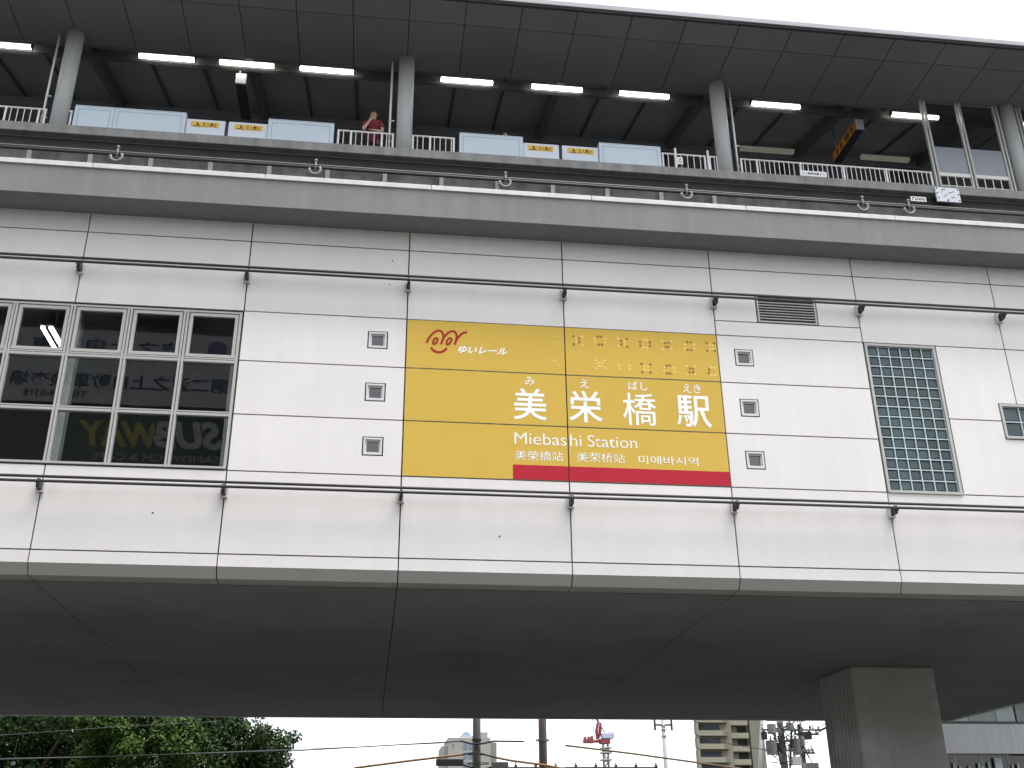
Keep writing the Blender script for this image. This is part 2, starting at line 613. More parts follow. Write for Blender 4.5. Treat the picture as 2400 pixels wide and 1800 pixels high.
for i in range(nx):
    a = X0 + (X1 - X0) * i / nx + 0.05
    b = X0 + (X1 - X0) * (i + 1) / nx - 0.05
    for z0, z1 in ((6.35, 7.303), (7.387, 8.343), (8.427, 9.345)):
        pn.box(a - 0.005, b + 0.005, 0.075, 0.081, z0 - 0.005, z1 + 0.005)
    # top row opens: a sash frame
    z0, z1, s_ = 8.442, 9.33, 0.058
    ss.box(a + .014, b - .014, 0.02, 0.07, z1 - s_, z1).box(a + .006, b - .006, 0.02, 0.07, z0, z0 + s_)
    ss.box(a + .014, a + .014 + s_, 0.021, 0.069, z0 + s_, z1 - s_).box(b - .014 - s_, b - .014, 0.021, 0.069, z0 + s_, z1 - s_)
pn.build("pane", M_glass, win)
ss.build("sash", M_alu, win)

# small square windows
for hx in SW:
    for c, d in SZ:
        f = MB()
        a, b = hx[0] + 0.022, hx[1] - 0.022
        c0, d0 = c + 0.022, d - 0.022
        for s_, ya, yb in ((0.032, -0.006, 0.10), (0.058, 0.03, 0.098)):
            f.box(a, b, ya, yb, d0 - s_, d0).box(a, b, ya, yb, c0, c0 + s_)
            f.box(a, a + s_, ya + .001, yb - .001, c0 + s_, d0 - s_).box(b - s_, b, ya + .001, yb - .001, c0 + s_, d0 - s_)
        f.box(a + 0.032, b - 0.032, -0.004, 0.03, c0 + 0.032, c0 + 0.040)
        fo = f.build("small_window", M_alu2, st)
        MB().box(a + .05, b - .05, 0.06, 0.066, c0 + .05, d0 - .05).build("pane", M_glassd, fo)

ah = MB()
for px, py, r_ in ((920, 611, .016), (913, 667, .012), (358, 1202, .016), (1171, 1257, .016)):
    q_ = at(px, py, 0.0)
    ah.tube([(q_.x, 0.0, q_.z), (q_.x, -0.004, q_.z)], r_, 10)
ah.build("anchor_plug", M_dark, st)
# louvre vent
lv = MB()
a, b, c, d = 3.895, 5.115, 9.745, 10.345
lv.box(a, b, -0.012, 0.05, d - 0.03, d).box(a, b, -0.012, 0.05, c, c + 0.03).box(a, a + 0.035, -0.011, 0.05, c + .03, d - .03).box(b - 0.035, b, -0.011, 0.05, c + .03, d - .03)
n = 9
for i in range(1, n):
    z = c + 0.03 + (d - c - 0.06) * i / n
    lv.box(a + .034, b - .034, -0.006, 0.03, z - 0.010, z + 0.010)
lv = lv.build("louvre_vent", M_alu, st)
MB().box(a + .02, b - .02, 0.045, 0.049, c + .02, d - .02).build("vent_mesh", M_blk, lv)


# glass block windows
def block_window(x0, x1, z0, z1, nx, nz, fr_w=0.05):
    f = MB()
    f.box(x0, x1, -0.012, 0.14, z1 - fr_w, z1).box(x0, x1, -0.03, 0.14, z0, z0 + fr_w)
    f.box(x0, x0 + fr_w, -0.011, 0.14, z0 + fr_w, z1 - fr_w).box(x1 - fr_w, x1, -0.011, 0.14, z0 + fr_w, z1 - fr_w)
    f.box(x0 + fr_w, x1 - fr_w, 0.10, 0.14, z0 + fr_w, z1 - fr_w)
    fo = f.build("glass_block_window", M_alu, st)
    gx0, gx1, gz0, gz1 = x0 + fr_w + .004, x1 - fr_w - .004, z0 + fr_w + .004, z1 - fr_w - .004
    gr = MB()
    bl = MB()
    dx, dz = (gx1 - gx0) / nx, (gz1 - gz0) / nz
    w_ = 0.0095
    for i in range(nx + 1):
        x = gx0 + dx * i
        gr.box(max(gx0, x - w_), min(gx1, x + w_), 0.022, 0.099, gz0, gz1)
    for j in range(nz + 1):
        z = gz0 + dz * j
        gr.box(gx0 + .001, gx1 - .001, 0.0235, 0.098, max(gz0, z - w_), min(gz1, z + w_))
    for i in range(nx):
        for j in range(nz):
            a, b = gx0 + dx * i + w_, gx0 + dx * (i + 1) - w_
            c, d = gz0 + dz * j + w_, gz0 + dz * (j + 1) - w_
            m_ = 0.03
            bl.add([(a, 0.055, c), (b, 0.055, c), (b, 0.055, d), (a, 0.055, d), (a + m_, 0.040, c + m_), (b - m_, 0.040, c + m_), (b - m_, 0.040, d - m_), (a + m_, 0.040, d - m_),
                    (a, 0.097, c), (b, 0.097, c), (b, 0.097, d), (a, 0.097, d)],
                   [(4, 5, 6, 7), (0, 1, 5, 4), (1, 2, 6, 5), (2, 3, 7, 6), (3, 0, 4, 7), (0, 8, 9, 1), (1, 9, 10, 2), (2, 10, 11, 3), (3, 11, 8, 0), (8, 11, 10, 9)])
    gr.build("grout", M_grout, fo)
    bl.build("block", M_block, fo)


block_window(6.022, 7.495, 6.28, 9.395, 6, 14)
block_window(8.62, 9.78, 7.465, 8.20, 3, 2)

# fluorescent fixture inside the hall, seen through the upper left window
fx = thing("room_light", "twin tube ceiling light glowing behind the upper left window panes", "lamp", (-10.35, 2.6, 10.2))
qa, qb, qc, qd = [CAM + (at(px, py, 3) - CAM) * (10.2 / (at(px, py, 3).z)) for px, py in ((95, 768), (117, 815), (128, 768), (143, 808))]
ya, yb = qa.y, min(qb.y, 5.6)
for x0 in (qa.x, qa.x + 0.165):
    MB().box(x0, x0 + 0.075, min(ya, yb), max(ya, yb), 10.2, 10.23).build("tube", M_lamp, fx)
MB().box(qa.x + 0.085, qa.x + 0.155, min(ya, yb), max(ya, yb), 10.2, 10.24).build("tube_gap", M_brk, fx)
MB().box(qa.x - 0.005, qa.x + 0.245, min(ya, yb) - .05, max(ya, yb) + .05, 10.242, 10.30).build("housing", M_brk, fx)
MB().tube([(qa.x + 0.13, (ya + yb) / 2, 10.30), (qa.x + 0.13, (ya + yb) / 2, 10.89)], 0.02).build("stem", M_white, fx)
print("ROOMLIGHT", qa, qb, qc, qd)

# ================================================================== WALL RAILS (paired pipes on brackets)
for zc, lab in ((10.135, "upper pair of dark pipes running on brackets above the windows"),
                (5.935, "lower pair of dark pipes running on brackets under the windows")):
    rl = thing("wall_pipe_rail", lab, "pipe rail", (0, -0.3, zc), "paired pipes along the station wall")
    for yy, dz in ((-0.285, 0.043), (-0.305, -0.043)):
        MB().tube([(XL, yy, zc + dz), (XR, yy, zc + dz)], 0.026, 10).build("pipe", M_dark, rl, smooth=True)
    for k in range(-8, 6):
        x = 3.0 * k
        b = MB().box(x - 0.06, x + 0.06, -0.03, -0.001, zc - 0.15, zc + 0.07).box(x - 0.06, x - 0.045, -0.10, -0.03, zc - 0.15, zc + 0.07)
        b.box(x - 0.045, x + 0.06, -0.09, -0.03, zc - 0.15, zc - 0.135)
        bo = b.build("bracket", M_cap, rl)
        a = MB().box(x - 0.022, x + 0.03, -0.22, -0.031, zc - 0.12, zc + 0.03)
        a.box(x - 0.01, x + 0.018, -0.30, -0.22, zc - 0.09, zc - 0.03)
        a.build("arm", M_dark, bo)

# ================================================================== STATION NAME SIGN
sg = thing("station_sign", "big yellow station name sign with white Japanese characters and red bar", "sign", (0, -0.004, 6.29))
pnl = MB()
for x0, x1 in ((-3, 0), (0, 3)):
    for a, b in ROWS:
        pnl.box(x0 + G, x1 - G, -0.006, -0.001, a + G, b - G)
pnl.build("yellow_panel", M_yel, sg)
rb = MB()
zb = lambda x: (6.578 - 0.004 * (x + 1))
rb.box(-1.02, -G, -0.010, -0.0065, 6.305, 6.578).box(G, 3 - G, -0.010, -0.0065, 6.305, 6.578)
rb.build("red_bar", M_red, sg)
YT = -0.0095
for ch, (x0, x1, z0, z1) in (("美", (-1.002, -0.377, 7.451, 8.086)), ("栄", (0.031, 0.664, 7.448, 8.087)), ("橋", (1.053, 1.697, 7.434, 8.087)), ("駅", (2.081, 2.747, 7.439, 8.083))):
    text(ch, x0, x1, z0, z1, YT, M_let, sg, "station_character", bold=0.004 if ch == "橋" else 0.012)
for ch, (x0, x1, z0, z1) in (("み", (-0.775, -0.596, 8.148, 8.325)), ("え", (0.262, 0.437, 8.142, 8.321)), ("ばし", (1.185, 1.558, 8.145, 8.328)), ("えき", (2.24, 2.59, 8.14, 8.322))):
    text(ch, x0, x1, z0, z1, YT, M_let, sg, "reading_character", bold=0.004)
text("Miebas", -0.987, -0.032, 6.972, 7.20, YT, M_let, sg, "english_name", bold=-0.006)
text("hi", 0.037, 0.245, 6.972, 7.20, YT, M_let, sg, "english_name", bold=-0.006)
text("Station", 0.36, 1.283, 6.972, 7.20, YT, M_let, sg, "english_name", bold=-0.006)
text("美榮橋站", -0.977, -0.102, 6.672, 6.855, YT, M_let, sg, "chinese_name", bold=-0.004)
text("美荣桥站", 0.150, 1.038, 6.674, 6.858, YT, M_let, sg, "chinese_name", bold=-0.004)
text("미에바시역", 1.295, 2.416, 6.674, 6.840, YT, M_let, sg, "korean_name", bold=0.0)


def stroke(mb, pts, w_, y0, y1):
    """flat brush stroke of the given width standing y0..y1"""
    P = [Vector((p[0], p[1])) for p in pts]
    # smooth with Catmull-Rom
    Q = []
    for i in range(len(P) - 1):
        a, b, c, d = P[max(i - 1, 0)], P[i], P[i + 1], P[min(i + 2, len(P) - 1)]
        for k in range(6):
            t = k / 6
            Q.append(0.5 * ((2 * b) + (c - a) * t + (2 * a - 5 * b + 4 * c - d) * t * t + (3 * b - 3 * c + d - a) * t ** 3))
    Q.append(P[-1])
    vs, fs = [], []
    for i, q in enumerate(Q):
        t = (Q[min(i + 1, len(Q) - 1)] - Q[max(i - 1, 0)]).normalized()
        nn = Vector((-t.y, t.x)) * w_ / 2
        l, r = q + nn, q - nn
        vs += [(l.x, y0, l.y), (r.x, y0, r.y), (l.x, y1, l.y), (r.x, y1, r.y)]
    for i in range(len(Q) - 1):
        a, b = 4 * i, 4 * (i + 1)
        fs += [(a, a + 1, b + 1, b), (a, b, b + 2, a + 2), (a + 1, a + 3, b + 3, b + 1)]
    mb.add(vs, fs)


lg = MB()
S1 = [(-2.622, 8.926), (-2.581, 9.025), (-2.518, 9.12), (-2.443, 9.185), (-2.389, 9.2), (-2.34, 9.172), (-2.311, 9.101), (-2.315, 9.027), (-2.341, 8.953), (-2.357, 8.91)]
S2 = [(-2.318, 9.03), (-2.257, 9.122), (-2.193, 9.18), (-2.139, 9.199), (-2.089, 9.18), (-2.061, 9.114), (-2.066, 9.029), (-2.086, 8.955), (-2.102, 8.918)]
S3 = [(-2.085, 8.99), (-2.028, 9.08), (-1.974, 9.144), (-1.92, 9.183), (-1.865, 9.192)]
SM = [(-2.533, 8.84), (-2.506, 8.794), (-2.456, 8.76), (-2.391, 8.746), (-2.327, 8.761), (-2.274, 8.8), (-2.242, 8.844)]
for i, s_ in enumerate((S1, S2, S3, SM)):
    stroke(lg, s_, 0.043, -0.0085 - 0.0008 * i, -0.0062)
for (cx, cz), (tx, tz) in (((-2.459, 8.977), (-2.424, 9.058)), ((-2.203, 8.987), (-2.159, 9.072))):
    ax = Vector((tx - cx, tz - cz))
    nn = Vector((ax.y, -ax.x)).normalized() * 0.034
    lg_pts = [(cx + ax.x * 0.8 * math.cos(t) + nn.x * math.sin(t), cz + ax.y * 0.8 * math.cos(t) + nn.y * math.sin(t)) for t in [2 * math.pi * k / 14 for k in range(15)]]
    stroke(lg, lg_pts, 0.037, -0.0118, -0.0062)
lg.build("logo", M_logo, sg)
text("ゆいレール", -2.03, -1.11, 8.745, 8.905, YT, M_let, sg, "line_name", bold=0.028, shear=0.3)
RED = [(0.17, 9.22), (0.28, 9.18), (0.28, 9.1), (0.17, 9.05), (0.64, 9.24), (0.7, 9.24), (0.66, 9.07), (0.72, 9.07), (1.21, 9.22), (1.1, 9.17), (1.1, 9.1), (1.21, 9.05), (1.47, 9.17), (1.66, 9.17), (1.47, 9.09), (1.66, 9.09), (1.96, 9.17), (2.03, 9.18), (1.97, 9.09), (2.02, 9.09), (2.4, 9.22), (2.47, 9.22), (2.4, 9.05), (2.47, 9.05), (2.79, 9.22), (2.94, 9.22), (2.79, 9.05), (2.94, 9.05), (1.47, 8.7), (1.64, 8.7), (1.47, 8.53), (1.63, 8.53), (1.96, 8.69), (2.02, 8.7), (1.96, 8.53), (2.02, 8.53), (2.41, 8.65), (2.47, 8.65), (2.4, 8.57), (2.47, 8.58), (2.79, 8.65), (2.78, 8.58)]
PALE = [(0.34, 9.22), (0.22, 9.17), (0.22, 9.1), (0.34, 9.05), (0.59, 9.19), (0.78, 9.2), (0.59, 9.12), (0.78, 9.12), (1.04, 9.22), (1.16, 9.17), (1.16, 9.1), (1.05, 9.05), (1.54, 9.22), (1.6, 9.22), (1.53, 9.05), (1.6, 9.05), (1.9, 9.21), (2.09, 9.22), (1.91, 9.04), (2.08, 9.05), (2.35, 9.16), (2.54, 9.17), (2.35, 9.08), (2.54, 9.09), (2.85, 9.17), (2.91, 9.17), (2.85, 9.09), (2.91, 9.1), (0.59, 8.73), (0.75, 8.73), (0.64, 8.68), (0.7, 8.68), (0.64, 8.61), (0.69, 8.61), (0.59, 8.56), (0.76, 8.57), (1.03, 8.65), (1.23, 8.65), (1.03, 8.58), (1.23, 8.58), (1.52, 8.65), (1.59, 8.65), (1.52, 8.58), (1.59, 8.57), (1.91, 8.66), (2.1, 8.65), (1.9, 8.58), (2.1, 8.57), (2.35, 8.7), (2.52, 8.7), (2.36, 8.53), (2.51, 8.53), (2.84, 8.69), (2.9, 8.69), (2.83, 8.53), (2.9, 8.53), (-0.21, 9.2), (-0.14, 9.21), (-0.21, 9.07), (-0.14, 9.07), (-0.26, 8.73), (-0.14, 8.73), (-0.22, 8.68), (-0.18, 8.68), (-0.27, 8.59), (-0.14, 8.6)]
for L_, m_, nm, r_ in ((RED, M_dot, "red_dots", 0.025), (PALE, M_dotp, "pale_dots", 0.024)):
    d_ = MB()
    for x, z in L_:
        d_.tube([(x, -0.0062, z), (x, -0.009, z)], r_ if x > 0 else r_ * 0.6, 10)
    d_.build(nm, m_, sg)

# ================================================================== TRACK PARAPET, GUIDE BEAM, PLATFORM
PX0, PX1 = -34.0, 34.0
pp = thing("track_parapet", "grey concrete parapet with a pale capping jutting above the white wall", "parapet", (0, -0.6, 11.33))
MB().prism([(-0.6, 11.325), (1.0, 11.325), (1.0, 11.5), (-0.36, 11.5), (-0.36, 11.925), (-0.6, 11.925)], PX0, PX1).build("parapet_wall", M_conc, pp)
cp = MB()
k = -9
while True:
    x0 = -8.93 + 3.147 * k
    if x0 > PX1: break
    if x0 > PX0:
        cp.box(x0 + 0.006, x0 + 3.141, -0.63, -0.33, 11.926, 12.03)
    k += 1
cp.build("capping", M_cap, pp, bevel=0.008)

gbm = thing("guide_beam", "weathered concrete monorail beam with ring clamps behind the parapet", "guide beam", (0, 1.5, 11.5))
MB().box(PX0, PX1, 1.12, 1.97, 11.5, 13.50).build("beam", M_conc2, gbm, bevel=0.03)
MB().tube([(PX0, 1.05, 13.52), (PX1, 1.05, 13.52)], 0.014, 8).build("cable", M_ring, gbm, smooth=True)
MB().tube([(PX0, 1.06, 13.455), (PX1, 1.06, 13.465)], 0.034, 8).build("cable", M_blk, gbm, smooth=True)
for k in range(-6, 12):
    x = -9.55 + 1.2 * k
    w_ = 0.045
    MB().box(x - w_, x + w_, 1.04, 1.119, 12.7, 13.41).build("bracket", M_brk, gbm)
for x in (-13.03, -9.03, -5.01, -0.99, 3.01, 7.06, 8.15, 11.05):
    r = MB().ring((x, 1.0, 13.37), 0.115, 0.028, 'y', 16, 8, math.pi * 0.95, math.pi * 2.2).build("ring_clamp", M_ring, gbm, smooth=True)
    MB().ball((x + 0.01, 1.0, 13.60), 0.036).tube([(x + 0.01, 1.0, 13.38), (x + 0.01, 1.0, 13.57)], 0.02, 6).build("knob", M_ring, r, smooth=True)

FZ = 17.17
pf = thing("platform", "raised station platform slab with a stepped concrete edge", "platform", (0, 11, 11.4))
MB().box(PX0, PX1, 5.13, 17.0, 16.90, FZ).build("slab", M_pf, pf, bevel=0.02)
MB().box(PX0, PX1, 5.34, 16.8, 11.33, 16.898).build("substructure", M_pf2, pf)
MB().tube([(PX0, 5.32, 16.87), (PX1, 5.32, 16.87)], 0.012, 6).build("edge_pipe", M_steel, pf)

# plates hung off the platform edge
pl = thing("number_plate", "small white plate with black figures hung on the platform edge", "sign", (11.0, 5.1, 16.57))
MB().box(10.77, 11.215, 5.105, 5.128, 16.57, 16.72).build("plate", M_white, pl)
text("72000", 10.79, 11.19, 16.595, 16.695, 5.103, M_ink, pl, "figures", bold=0.03)
dp = thing("diagram_plate", "pale square plate dotted with dark bolts and marks below the glass screen", "sign", (11.9, 5.1, 16.6))
MB().box(11.53, 12.23, 5.08, 5.127, 16.60, 17.07).build("plate", mat("plate_paint", (0.58, 0.60, 0.64), 0.45), dp, bevel=0.006)
q = MB()
for u, v in ((0.06, 0.92), (0.06, 0.6), (0.07, 0.25), (0.94, 0.9), (0.94, 0.55), (0.94, 0.12), (0.45, 0.06)):
    q.tube([(11.53 + 0.7 * u, 5.078, 16.6 + 0.47 * v), (11.53 + 0.7 * u, 5.081, 16.6 + 0.47 * v)], 0.026, 8)
for u, v, a, b in ((0.30, 0.82, 0.06, 0.025), (0.38, 0.88, 0.08, 0.02), (0.6, 0.65, 0.10, 0.02), (0.72, 0.72, 0.05, 0.02), (0.42, 0.48, 0.07, 0.022), (0.33, 0.35, 0.05, 0.016), (0.66, 0.3, 0.06, 0.025), (0.75, 0.36, 0.04, 0.02), (0.48, 0.14, 0.07, 0.02), (0.25, 0.66, 0.03, 0.03)):
    x, z = 11.53 + 0.7 * u, 16.6 + 0.47 * v
    q.add([(x - a / 2, 5.0785, z - b), (x + a / 2, 5.0785, z - b * 0.2), (x + a / 2, 5.0785, z + b), (x - a / 2, 5.0785, z + b * 0.3)], [(0, 1, 2, 3)])
q.build("marks", M_ink, dp)

# ================================================================== PLATFORM GATES
def sticker(x0, x1, z0, z1, y, parent):
    s_ = MB().box(x0, x1, y - 0.004, y - 0.0005, z0, z1).build("warning_label", M_sticker, parent)
    h = z1 - z0
    x = x0 + 0.06
    q = MB()
    q.box(x, x + 0.20, y - 0.007, y - 0.0045, z0 + 0.02, z0 + 0.045)
    q.ball((x + 0.11, y - 0.006, z1 - 0.045), 0.022, 8, 6, (1, 0.15, 1))
    q.box(x + 0.085, x + 0.125, y - 0.007, y - 0.0045, z0 + 0.06, z1 - 0.07)
    q.box(x + 0.125, x + 0.17, y - 0.007, y - 0.0045, z0 + 0.075, z0 + 0.10)
    q.build("pictogram", M_ink, parent)
    text("立入禁止", x0 + 0.30, x1 - 0.05, z0 + 0.025, z1 - 0.025, y - 0.0055, M_ink, parent, "warning_text", bold=0.02)


def gate(x0, d0, dm, d1, x1, seams, label):
    t = thing("platform_gate", label, "platform gate", ((x0 + x1) / 2, 6.0, FZ), "half height gates along the platform edge")
    for a, b in ((x0, d0 - 0.012), (d1 + 0.012, x1)):
        h = MB().box(a, b, 5.92, 6.12, FZ, 18.42)
        ho = h.build("housing", M_gate, t, bevel=0.008)
        f = MB()
        edges = [a] + [s_ for s_ in seams if a < s_ < b] + [b]
        for i in range(len(edges) - 1):
            p, r = edges[i] + 0.10, edges[i + 1] - 0.10
            f.box(p, r, 5.9165, 5.919, 18.29, 18.302)
            f.box(p, p + 0.012, 5.9165, 5.919, FZ + 0.05, 18.29).box(r - 0.012, r, 5.9165, 5.919, FZ + 0.05, 18.29)
        for s_ in seams:
            if a < s_ < b: f.box(s_ - 0.006, s_ + 0.006, 5.9165, 5.919, FZ + .02, 18.40)
        f.box(a, b, 5.9165, 5.919, 18.385, 18.392)
        f.build("panel_line", M_line, ho)
    for i, (a, b) in enumerate(((d0, dm - 0.045), (dm + 0.045, d1))):
        d = MB().box(a, b, 5.98, 6.06, FZ + 0.01, 18.27).build("door", M_gate2, t, bevel=0.006)
        sticker(a + 0.12 + 0.03 * i, b - 0.16 + 0.03 * i, 18.02, 18.20, 5.98, d)
    MB().box(dm - 0.044, dm + 0.044, 6.0, 6.05, FZ + .01, 18.25).build("door_seal", M_blk, t)


gate(-11.76, -8.90, -7.845, -6.78, -5.02, (-10.75,), "longer pale blue platform gate left of the man in maroon")
gate(-1.62, 0.15, 1.195, 2.265, 4.04, (), "shorter pale blue platform gate between the second and third columns")


# ================================================================== RAILINGS
def railing(x0, x1, step, per, label, post0=True, post1=True, first=None):
    t = thing("railing", label, "railing", ((x0 + x1) / 2, 6.0, FZ), "white railings on the platform edge")
    zt = 18.25
    MB().tube([(x0, 6.0, zt), (x1, 6.0, zt)], 0.027, 8).build("top_rail", M_white, t, smooth=True)
    MB().tube([(x0, 6.0, FZ + 0.12), (x1, 6.0, FZ + 0.12)], 0.018, 8).build("bottom_rail", M_white, t, smooth=True)
    px = []
    if post0: px.append(x0 + 0.03)
    x = first if first is not None else x0 + step
    while x < x1 - 0.15:
        px.append(x)
        x += step
    if post1: px.append(x1 - 0.03)
    for p in px:
        MB().tube([(p, 6.0, FZ), (p, 6.0, zt)], 0.03, 8).build("post", M_white, t, smooth=True)
    bl = MB()
    sp = step / per
    x = x0 + sp
    while x < x1 - 0.05:
        if all(abs(x - p) > 0.06 for p in px):
            bl.tube([(x, 6.0, FZ + 0.12), (x, 6.0, zt)], 0.0125, 6)
        x += sp
    if bl.v: bl.build("balusters", M_white, t, smooth=True)
    return t


railing(-20.0, -12.47, 0.83, 5, "white railing left of the leftmost grey column", first=-19.3)
railing(-12.0, -11.82, 0.5, 3, "tiny white railing piece between the leftmost column and the gate")
railing(-4.93, -3.40, 0.83, 5, "white railing the man in maroon leans on", first=-4.56)
railing(-2.92, -1.74, 0.62, 4, "white railing right of the second column, ending at a gate", first=-2.42)
railing(4.08, 5.36, 1.3, 7, "white railing with a pictogram plate beside the third column")
railing(5.44, 5.72, 0.5, 3, "very short white railing touching the third column")
railing(6.36, 12.12, 1.29, 9, "longest white railing, running from the third column to the glass screen", first=6.85)
for x, lab in ((4.47, "taller white post in the railing by the shorter gate"), (5.41, "taller white post in the railing nearest the third column")):
    t = tag(MB().tube([(x, 5.95, FZ), (x, 5.95, 18.40)], 0.032, 8).ball((x, 5.95, 18.40), 0.033, 8, 6).build("gate_post", M_white, smooth=True), lab, "post", "tall white posts in the railing")
pg = thing("pictogram_plate", "small white pictogram plate fixed to the railing by the third column", "sign", (4.58, 5.93, 17.88))
MB().box(4.50, 4.66, 5.925, 5.94, 17.87, 18.11).build("plate", M_white, pg)
q = MB().ball((4.58, 5.922, 18.03), 0.025, 10, 6, (1, 0.1, 1)).box(4.535, 4.625, 5.920, 5.9245, 17.93, 17.95).box(4.545, 4.555, 5.920, 5.9245, 17.955, 17.99).box(4.605, 4.615, 5.920, 5.9245, 17.955, 17.99)
q.build("pictogram", M_ink, pg)
rs = thing("arrow_sign", "long white strip sign with black arrows on the longest railing", "sign", (8.46, 5.93, 17.78))
MB().box(8.07, 8.86, 5.93, 5.95, 17.775, 17.955).build("plate", M_white, rs)
text("← 1 乗車位置 2 →", 8.13, 8.80, 17.83, 17.90, 5.927, M_ink, rs, "arrows", bold=0.02)

# ================================================================== CANOPY
cn = thing("platform_canopy", "dark grey panelled canopy roof over the platform on round columns", "canopy", (0, 11, FZ))
JX = -3.13
cs = MB()
k0, k1 = -20, 24
YJ = [(3.70, 20.955), (4.45, 20.875), (6.42, 20.86)]
for k in range(k0, k1):
    x0, x1 = JX + 1.5 * k + 0.011, JX + 1.5 * (k + 1) - 0.011
    for (ya, za), (yb, zb_) in zip(YJ[:-1], YJ[1:]):
        ya2, yb2 = ya + 0.011, yb - 0.011
        cs.prism([(ya2, za), (yb2, zb_), (yb2, zb_ + 0.03), (ya2, za + 0.03)], x0, x1)
cs.build("soffit_panel", M_can, cn)
xa, xb = JX + 1.5 * k0, JX + 1.5 * k1
MB().prism([(3.72, 20.99), (4.45, 20.91), (6.43, 20.895), (6.43, 21.0), (3.72, 21.06)], xa, xb).build("soffit_backing", M_gap, cn)
fs = MB()
fs2 = MB()
for k in range(k0, k1):
    x0, x1 = JX + 1.5 * k + 0.012, JX + 1.5 * (k + 1) - 0.012
    fs.box(x0, x1, 3.62, 3.695, 20.962, 21.0)
    fs2.box(x0, x1, 3.57, 3.66, 21.015, 21.062)
fs.build("fascia_lip", mat("lip_dark", (0.05, 0.05, 0.052), 0.5), cn)
fs2.build("fascia", mat("fascia_metal", (0.25, 0.255, 0.26), 0.45, var=0.1, scale=2), cn)
MB().box(xa, xb, 3.665, 3.72, 21.0, 21.06).build("fascia_core", M_gap, cn)
# roof shell and the vaulted inner ceiling
MB().prism([(3.66, 21.105), (6.5, 21.105), (6.55, 21.45), (11.5, 22.75), (15.95, 21.62), (16.0, 21.105), (19.4, 21.105), (19.4, 21.25), (11.5, 23.2), (3.66, 21.25)], xa, xb).build("roof", M_can2, cn)
MB().box(xa, xb, 6.432, 6.49, 20.87, 21.104).build("edge_beam", M_rib, cn)
MB().box(xa, xb, 7.0, 7.14, 20.97, 21.25).build("purlin", MATS["batten_dark"] if "batten_dark" in MATS else mat("batten_dark", (0.10, 0.10, 0.105), 0.7), cn)
MB().box(xa, xb, 10.9, 11.0, 22.2, 22.45).build("purlin", M_can2, cn)
MB().box(xa, xb, 16.0, 19.3, 21.0, 21.1).build("soffit_panel", M_can2, cn)
MB().box(xa, xb, 16.6, 16.75, FZ, 21.0).build("rear_screen", M_can2, cn)
for k in range(-5, 8):
    x = -3.10 + 4.5 * k
    w_ = 0.11
    pts = [(6.55, 20.98), (8.0, 21.40), (9.5, 21.85), (11.5, 22.35), (13.5, 21.85), (15.95, 21.12)]
    low = pts
    hi = [(y, z + 0.38) for y, z in reversed(pts)]
    r = MB()
    for i in range(len(pts) - 1):
        (ya, za), (yb, zb_) = pts[i], pts[i + 1]
        r.prism([(ya, za), (yb, zb_), (yb, zb_ + 0.36), (ya, za + 0.36)], x - w_, x + w_)
    r.build("rib", M_rib, cn)
jn = MB()
for k in range(k0, k1):
    x = JX + 1.5 * k
    jn.prism([(7.2, 21.56), (11.4, 22.66), (11.4, 22.70), (7.2, 21.60)], x - 0.04, x + 0.04)
jn.build("ceiling_batten", mat("batten_dark", (0.10, 0.10, 0.105), 0.7), cn)
for x in (-21.13, -12.13, -3.13, 5.90, 14.95, 23.9):
    MB().tube([(x, 6.0, FZ), (x, 6.0, 20.875)], 0.218, 28).build("column", M_col, cn, smooth=True)

# downpipes beside the columns
for x, xt, lab in ((-12.60, -12.50, "thin white downpipe left of the leftmost column"), (-3.53, -3.55, "thin white downpipe left of the second column"), (6.33, 6.36, "thin white downpipe right of the third column")):
    t = thing("downpipe", lab, "pipe", (x, 6.15, FZ), "downpipes beside the platform columns")
    MB().tube([(x, 6.12, FZ), (x, 6.12, 20.9)], 0.03, 10).build("pipe", M_white, t, smooth=True)
    for z in (18.05, 18.75):
        MB().tube([(x, 6.12, z), (x, 6.12, z + 0.06)], 0.042, 10).box(x + 0.03, x + 0.12, 6.10, 6.14, z + 0.02, z + 0.05).build("clamp", M_alu2, t)

# platform ceiling lights
LX = [(-15.06, -13.51), (-10.62, -9.11), (-8.42, -6.88), (-6.17, -4.63), (-2.15, -0.58), (0.52, 2.07), (3.15, 4.71), (7.23, 8.77), (11.66, 13.24), (15.91, 17.48)]
LLAB = ["leftmost lit tube, cut off by the picture edge", "lit tube right of the leftmost column", "lit tube crossed by the hanger of the grey sign box", "lit tube above the man in maroon",
        "first lit tube right of the second column", "lit tube above the shorter gate's doors", "lit tube just left of the third column", "lit tube just right of the third column", "lit tube partly behind the glass screen", "lit tube at the far right picture edge"]
proto = None
for (a, b), lab in zip(LX, LLAB):
    xm = (a + b) / 2
    zl = 20.935
    if proto is None:
        proto = thing("ceiling_light", lab, "light", (xm, 6.75, zl), "lit tubes under the canopy")
        hl = 0.775
        MB().box(xm - hl, xm + hl, 6.69, 6.82, zl + 0.035, zl + 0.11).build("housing", M_dark, proto)
        MB().tube([(xm - hl + .02, 6.755, zl - 0.02), (xm + hl - .02, 6.755, zl - 0.02)], 0.062, 10).build("tube", M_lamp, proto, smooth=True)
        MB().box(xm - hl - 0.01, xm - hl + 0.02, 6.68, 6.83, zl - 0.07, zl + 0.11).box(xm + hl - 0.02, xm + hl + 0.01, 6.68, 6.83, zl - 0.07, zl + 0.11).build("end_cap", M_dark, proto)
    else:
        dup(proto, (xm, 6.75, zl), lab)

